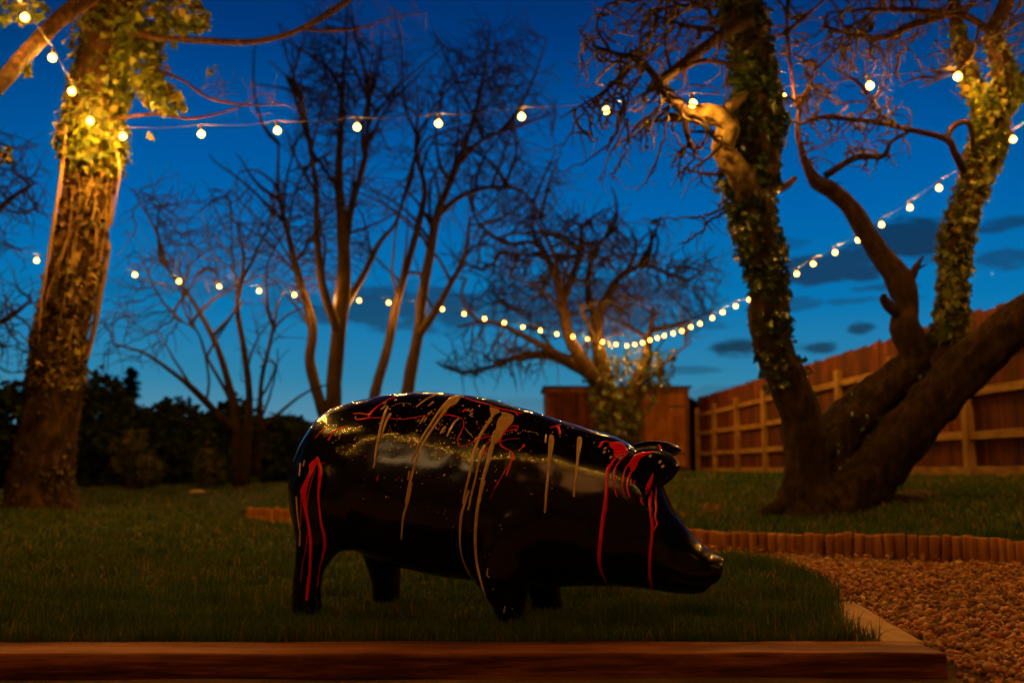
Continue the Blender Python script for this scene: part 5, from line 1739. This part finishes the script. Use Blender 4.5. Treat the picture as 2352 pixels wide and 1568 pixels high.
# string along the verges and eaves of the house behind the viewer
HY = -2.9
GX0, GX1, GPX, HZ, GPZ = -7.2, -2.6, -4.9, 4.3, 6.3     # gable left, right, peak, eaves height, peak height
HX1 = 5.6
vp = []
for a_, b_, k in (((GX0, HZ), (GPX, GPZ), 6), ((GPX, GPZ), (GX1, HZ), 6), ((GX1, HZ), (HX1, HZ + .02), 17)):
    for i in range(k):
        u = i / k
        vp.append(Vector((a_[0] + (b_[0] - a_[0]) * u, HY + .28, a_[1] + (b_[1] - a_[1]) * u - .1)))
string('string of warm bulbs along the roof edges of the house behind the viewer', vp, lamp=LAMP_DIM)

# ------------------------------------------------------------------ house behind the viewer, seen only mirrored in the pig
house = empty('house', (-.8, HY - 3, -.05), 'brick house behind the viewer, mirrored in the black pig flank', 'house')
REND = noise_mat('brick_wall', [(.3, (.10, .05, .03)), (.7, (.20, .11, .065))], 6, rough=.9, bump=.3, fine=60)
mb = MB()
cuts = [(-6.1, -5.2, 2.6, 3.9), (-4.3, -2.3, 2.2, 3.9), (.2, 1.9, 2.3, 3.8), (3.4, 4.6, 2.9, 3.95)]
xs_ = GX0
for (a_, b_, z0, z1) in cuts:
    mb.box(((xs_ + a_) / 2, HY - .15, HZ / 2 - .05), (a_ - xs_, .3, HZ + .1))
    mb.box(((a_ + b_) / 2, HY - .15, (z1 + HZ) / 2), (b_ - a_, .3, HZ - z1))
    mb.box(((a_ + b_) / 2, HY - .15, (z0 - .1) / 2), (b_ - a_, .3, z0 + .1))
    xs_ = b_
mb.box(((xs_ + HX1) / 2, HY - .15, HZ / 2 - .05), (HX1 - xs_, .3, HZ + .1))
for x in (GX0 + .15, HX1 - .15): mb.box((x, HY - 3.3, HZ / 2 - .05), (.3, 6.0, HZ + .1))
mb.box(((GX0 + HX1) / 2, HY - 6.45, HZ / 2 - .05), (HX1 - GX0, .3, HZ + .1))
mb.add([(GX0, HY, HZ), (GX1, HY, HZ), (GPX, HY, GPZ), (GX0, HY - .3, HZ), (GX1, HY - .3, HZ), (GPX, HY - .3, GPZ)], [(0, 1, 2), (5, 4, 3), (0, 2, 5, 3), (1, 4, 5, 2)])
mb.build('wall', REND, house)
mb = MB()
sl_ = math.atan2(GPZ - HZ, GPX - GX0)
Lr = math.hypot(GPZ - HZ, GPX - GX0) + .25
for sg in (-1, 1):
    mb.box((GPX + sg * (GX1 - GX0) / 4, HY - 3.1, (HZ + GPZ) / 2 + .08), (Lr, 6.9, .10), Matrix.Rotation(sg * sl_, 3, 'Y'))
mb.box(((GX1 + HX1) / 2 + .3, HY - 1.6, HZ + 1.05), (HX1 - GX1 + .2, 4.1, .10), Matrix.Rotation(.55, 3, 'X'))
mb.build('roof', noise_mat('roof_tile', [(.3, (.03, .02, .017)), (.7, (.08, .05, .04))], 9, rough=.9), house)
wm, t = mat('lit_room')
n1 = t.n('ShaderNodeTexNoise', i_Vector=objco(t), i_Scale=2.2, i_Detail=2.0)
em = t.n('ShaderNodeEmission', i_Color=t.ramp(n1.outputs[0], [(.35, (.35, .17, .05)), (.65, (1.0, .60, .24))]), i_Strength=4.0)
o = t.n('ShaderNodeOutputMaterial'); t.link(em.outputs[0], o.inputs[0])
cm, t = mat('curtained_room')
em = t.n('ShaderNodeEmission', i_Color=(1, .34, .07, 1), i_Strength=2.0)
o = t.n('ShaderNodeOutputMaterial'); t.link(em.outputs[0], o.inputs[0])
dk = noise_mat('dark_pane', [(.3, (.01, .012, .015)), (.7, (.02, .022, .025))], 4, rough=.08, bump=0, spec=.6)
FRM = noise_mat('window_frame', [(.3, (.3, .3, .28)), (.7, (.45, .45, .42))], 8, rough=.4, bump=.05)
for i, (a_, b_, z0, z1) in enumerate(cuts):
    mb = MB()
    for x in (a_ + .035, (a_ + b_) / 2, b_ - .035): mb.box((x, HY - .12, (z0 + z1) / 2), (.065, .08, z1 - z0))
    for z in (z0 + .035, z1 - .035): mb.box(((a_ + b_) / 2, HY - .118, z), (b_ - a_ - .14, .07, .065))
    wn = mb.build('window', FRM, house)
    mb = MB(); mb.box(((a_ + b_) / 2, HY - .2, (z0 + z1) / 2), (b_ - a_ - .01, .02, z1 - z0 - .01))
    mb.build('pane', wm if i == 1 else cm if i == 2 else dk, wn)

# ------------------------------------------------------------------ small things
r = random.Random(3)
SOIL = noise_mat('loose_soil', [(.3, (.035, .02, .012)), (.7, (.11, .06, .035))], 18, rough=1, bump=.9, bdist=.03)
for (px, py, Y, rx, rz, lab) in [(1635, 1165, 6.9, .11, .10, 'small mound of bare brown soil on the raised lawn left of the ivy tree'), (2110, 1150, 7.0, .22, .06, 'low heap of bare soil at the right foot of the ivy tree')]:
    c = P(px, py, Y); c.z = lawn_z(c.x, Y) - .02
    n1_, n2_ = 26, 9
    vs, fs = [], []
    for i in range(n2_ + 1):
        u = i / n2_
        for k in range(n1_):
            an = 2 * math.pi * k / n1_
            q = Vector((math.cos(an) * rx * u, math.sin(an) * rx * u * .8, rz * (1 - u ** 1.7)))
            q *= 1 + .22 * mnoise.noise(q * 14 + Vector((px, 0, 0))) + .1 * mnoise.noise(q * 40)
            vs.append(q)
    fs = [(i * n1_ + k, (i + 1) * n1_ + k, (i + 1) * n1_ + (k + 1) % n1_, i * n1_ + (k + 1) % n1_) for i in range(n2_) for k in range(n1_)]
    mb = MB(); mb.add(vs, fs)
    o = mb.build('soil_mound', SOIL, None, True)
    o.location = c
    tag(o, lab, 'soil mound')
mb = MB()
vs = protos[3] * np.array([.10, .07, .06])
mb.add([tuple(v) for v in vs], [tuple(f) for f in ico_f])
o = mb.build('stone', noise_mat('pale_stone', [(.3, (.28, .22, .14)), (.7, (.42, .34, .23))], 10, rough=.9), None, True)
c = P(452, 1139, 11.5); c.z = lawn_z(c.x, 11.5) + .02
o.location = c
tag(o, 'single pale stone lying on the grass at the foot of the hedge', 'stone')
# one bright star low on the right
mb = MB()
mb.add([tuple(v) for v in ico_v * .42], [tuple(f) for f in ico_f])
sm, t = mat('star'); em = t.n('ShaderNodeEmission', i_Color=(.85, .92, 1, 1), i_Strength=3.0)
o2 = t.n('ShaderNodeOutputMaterial'); t.link(em.outputs[0], o2.inputs[0])
o = mb.build('star', sm, None, True)
o.location = P(2279, 628, 1200)
tag(o, 'single small white star low in the sky right of the ivy stem', 'star')
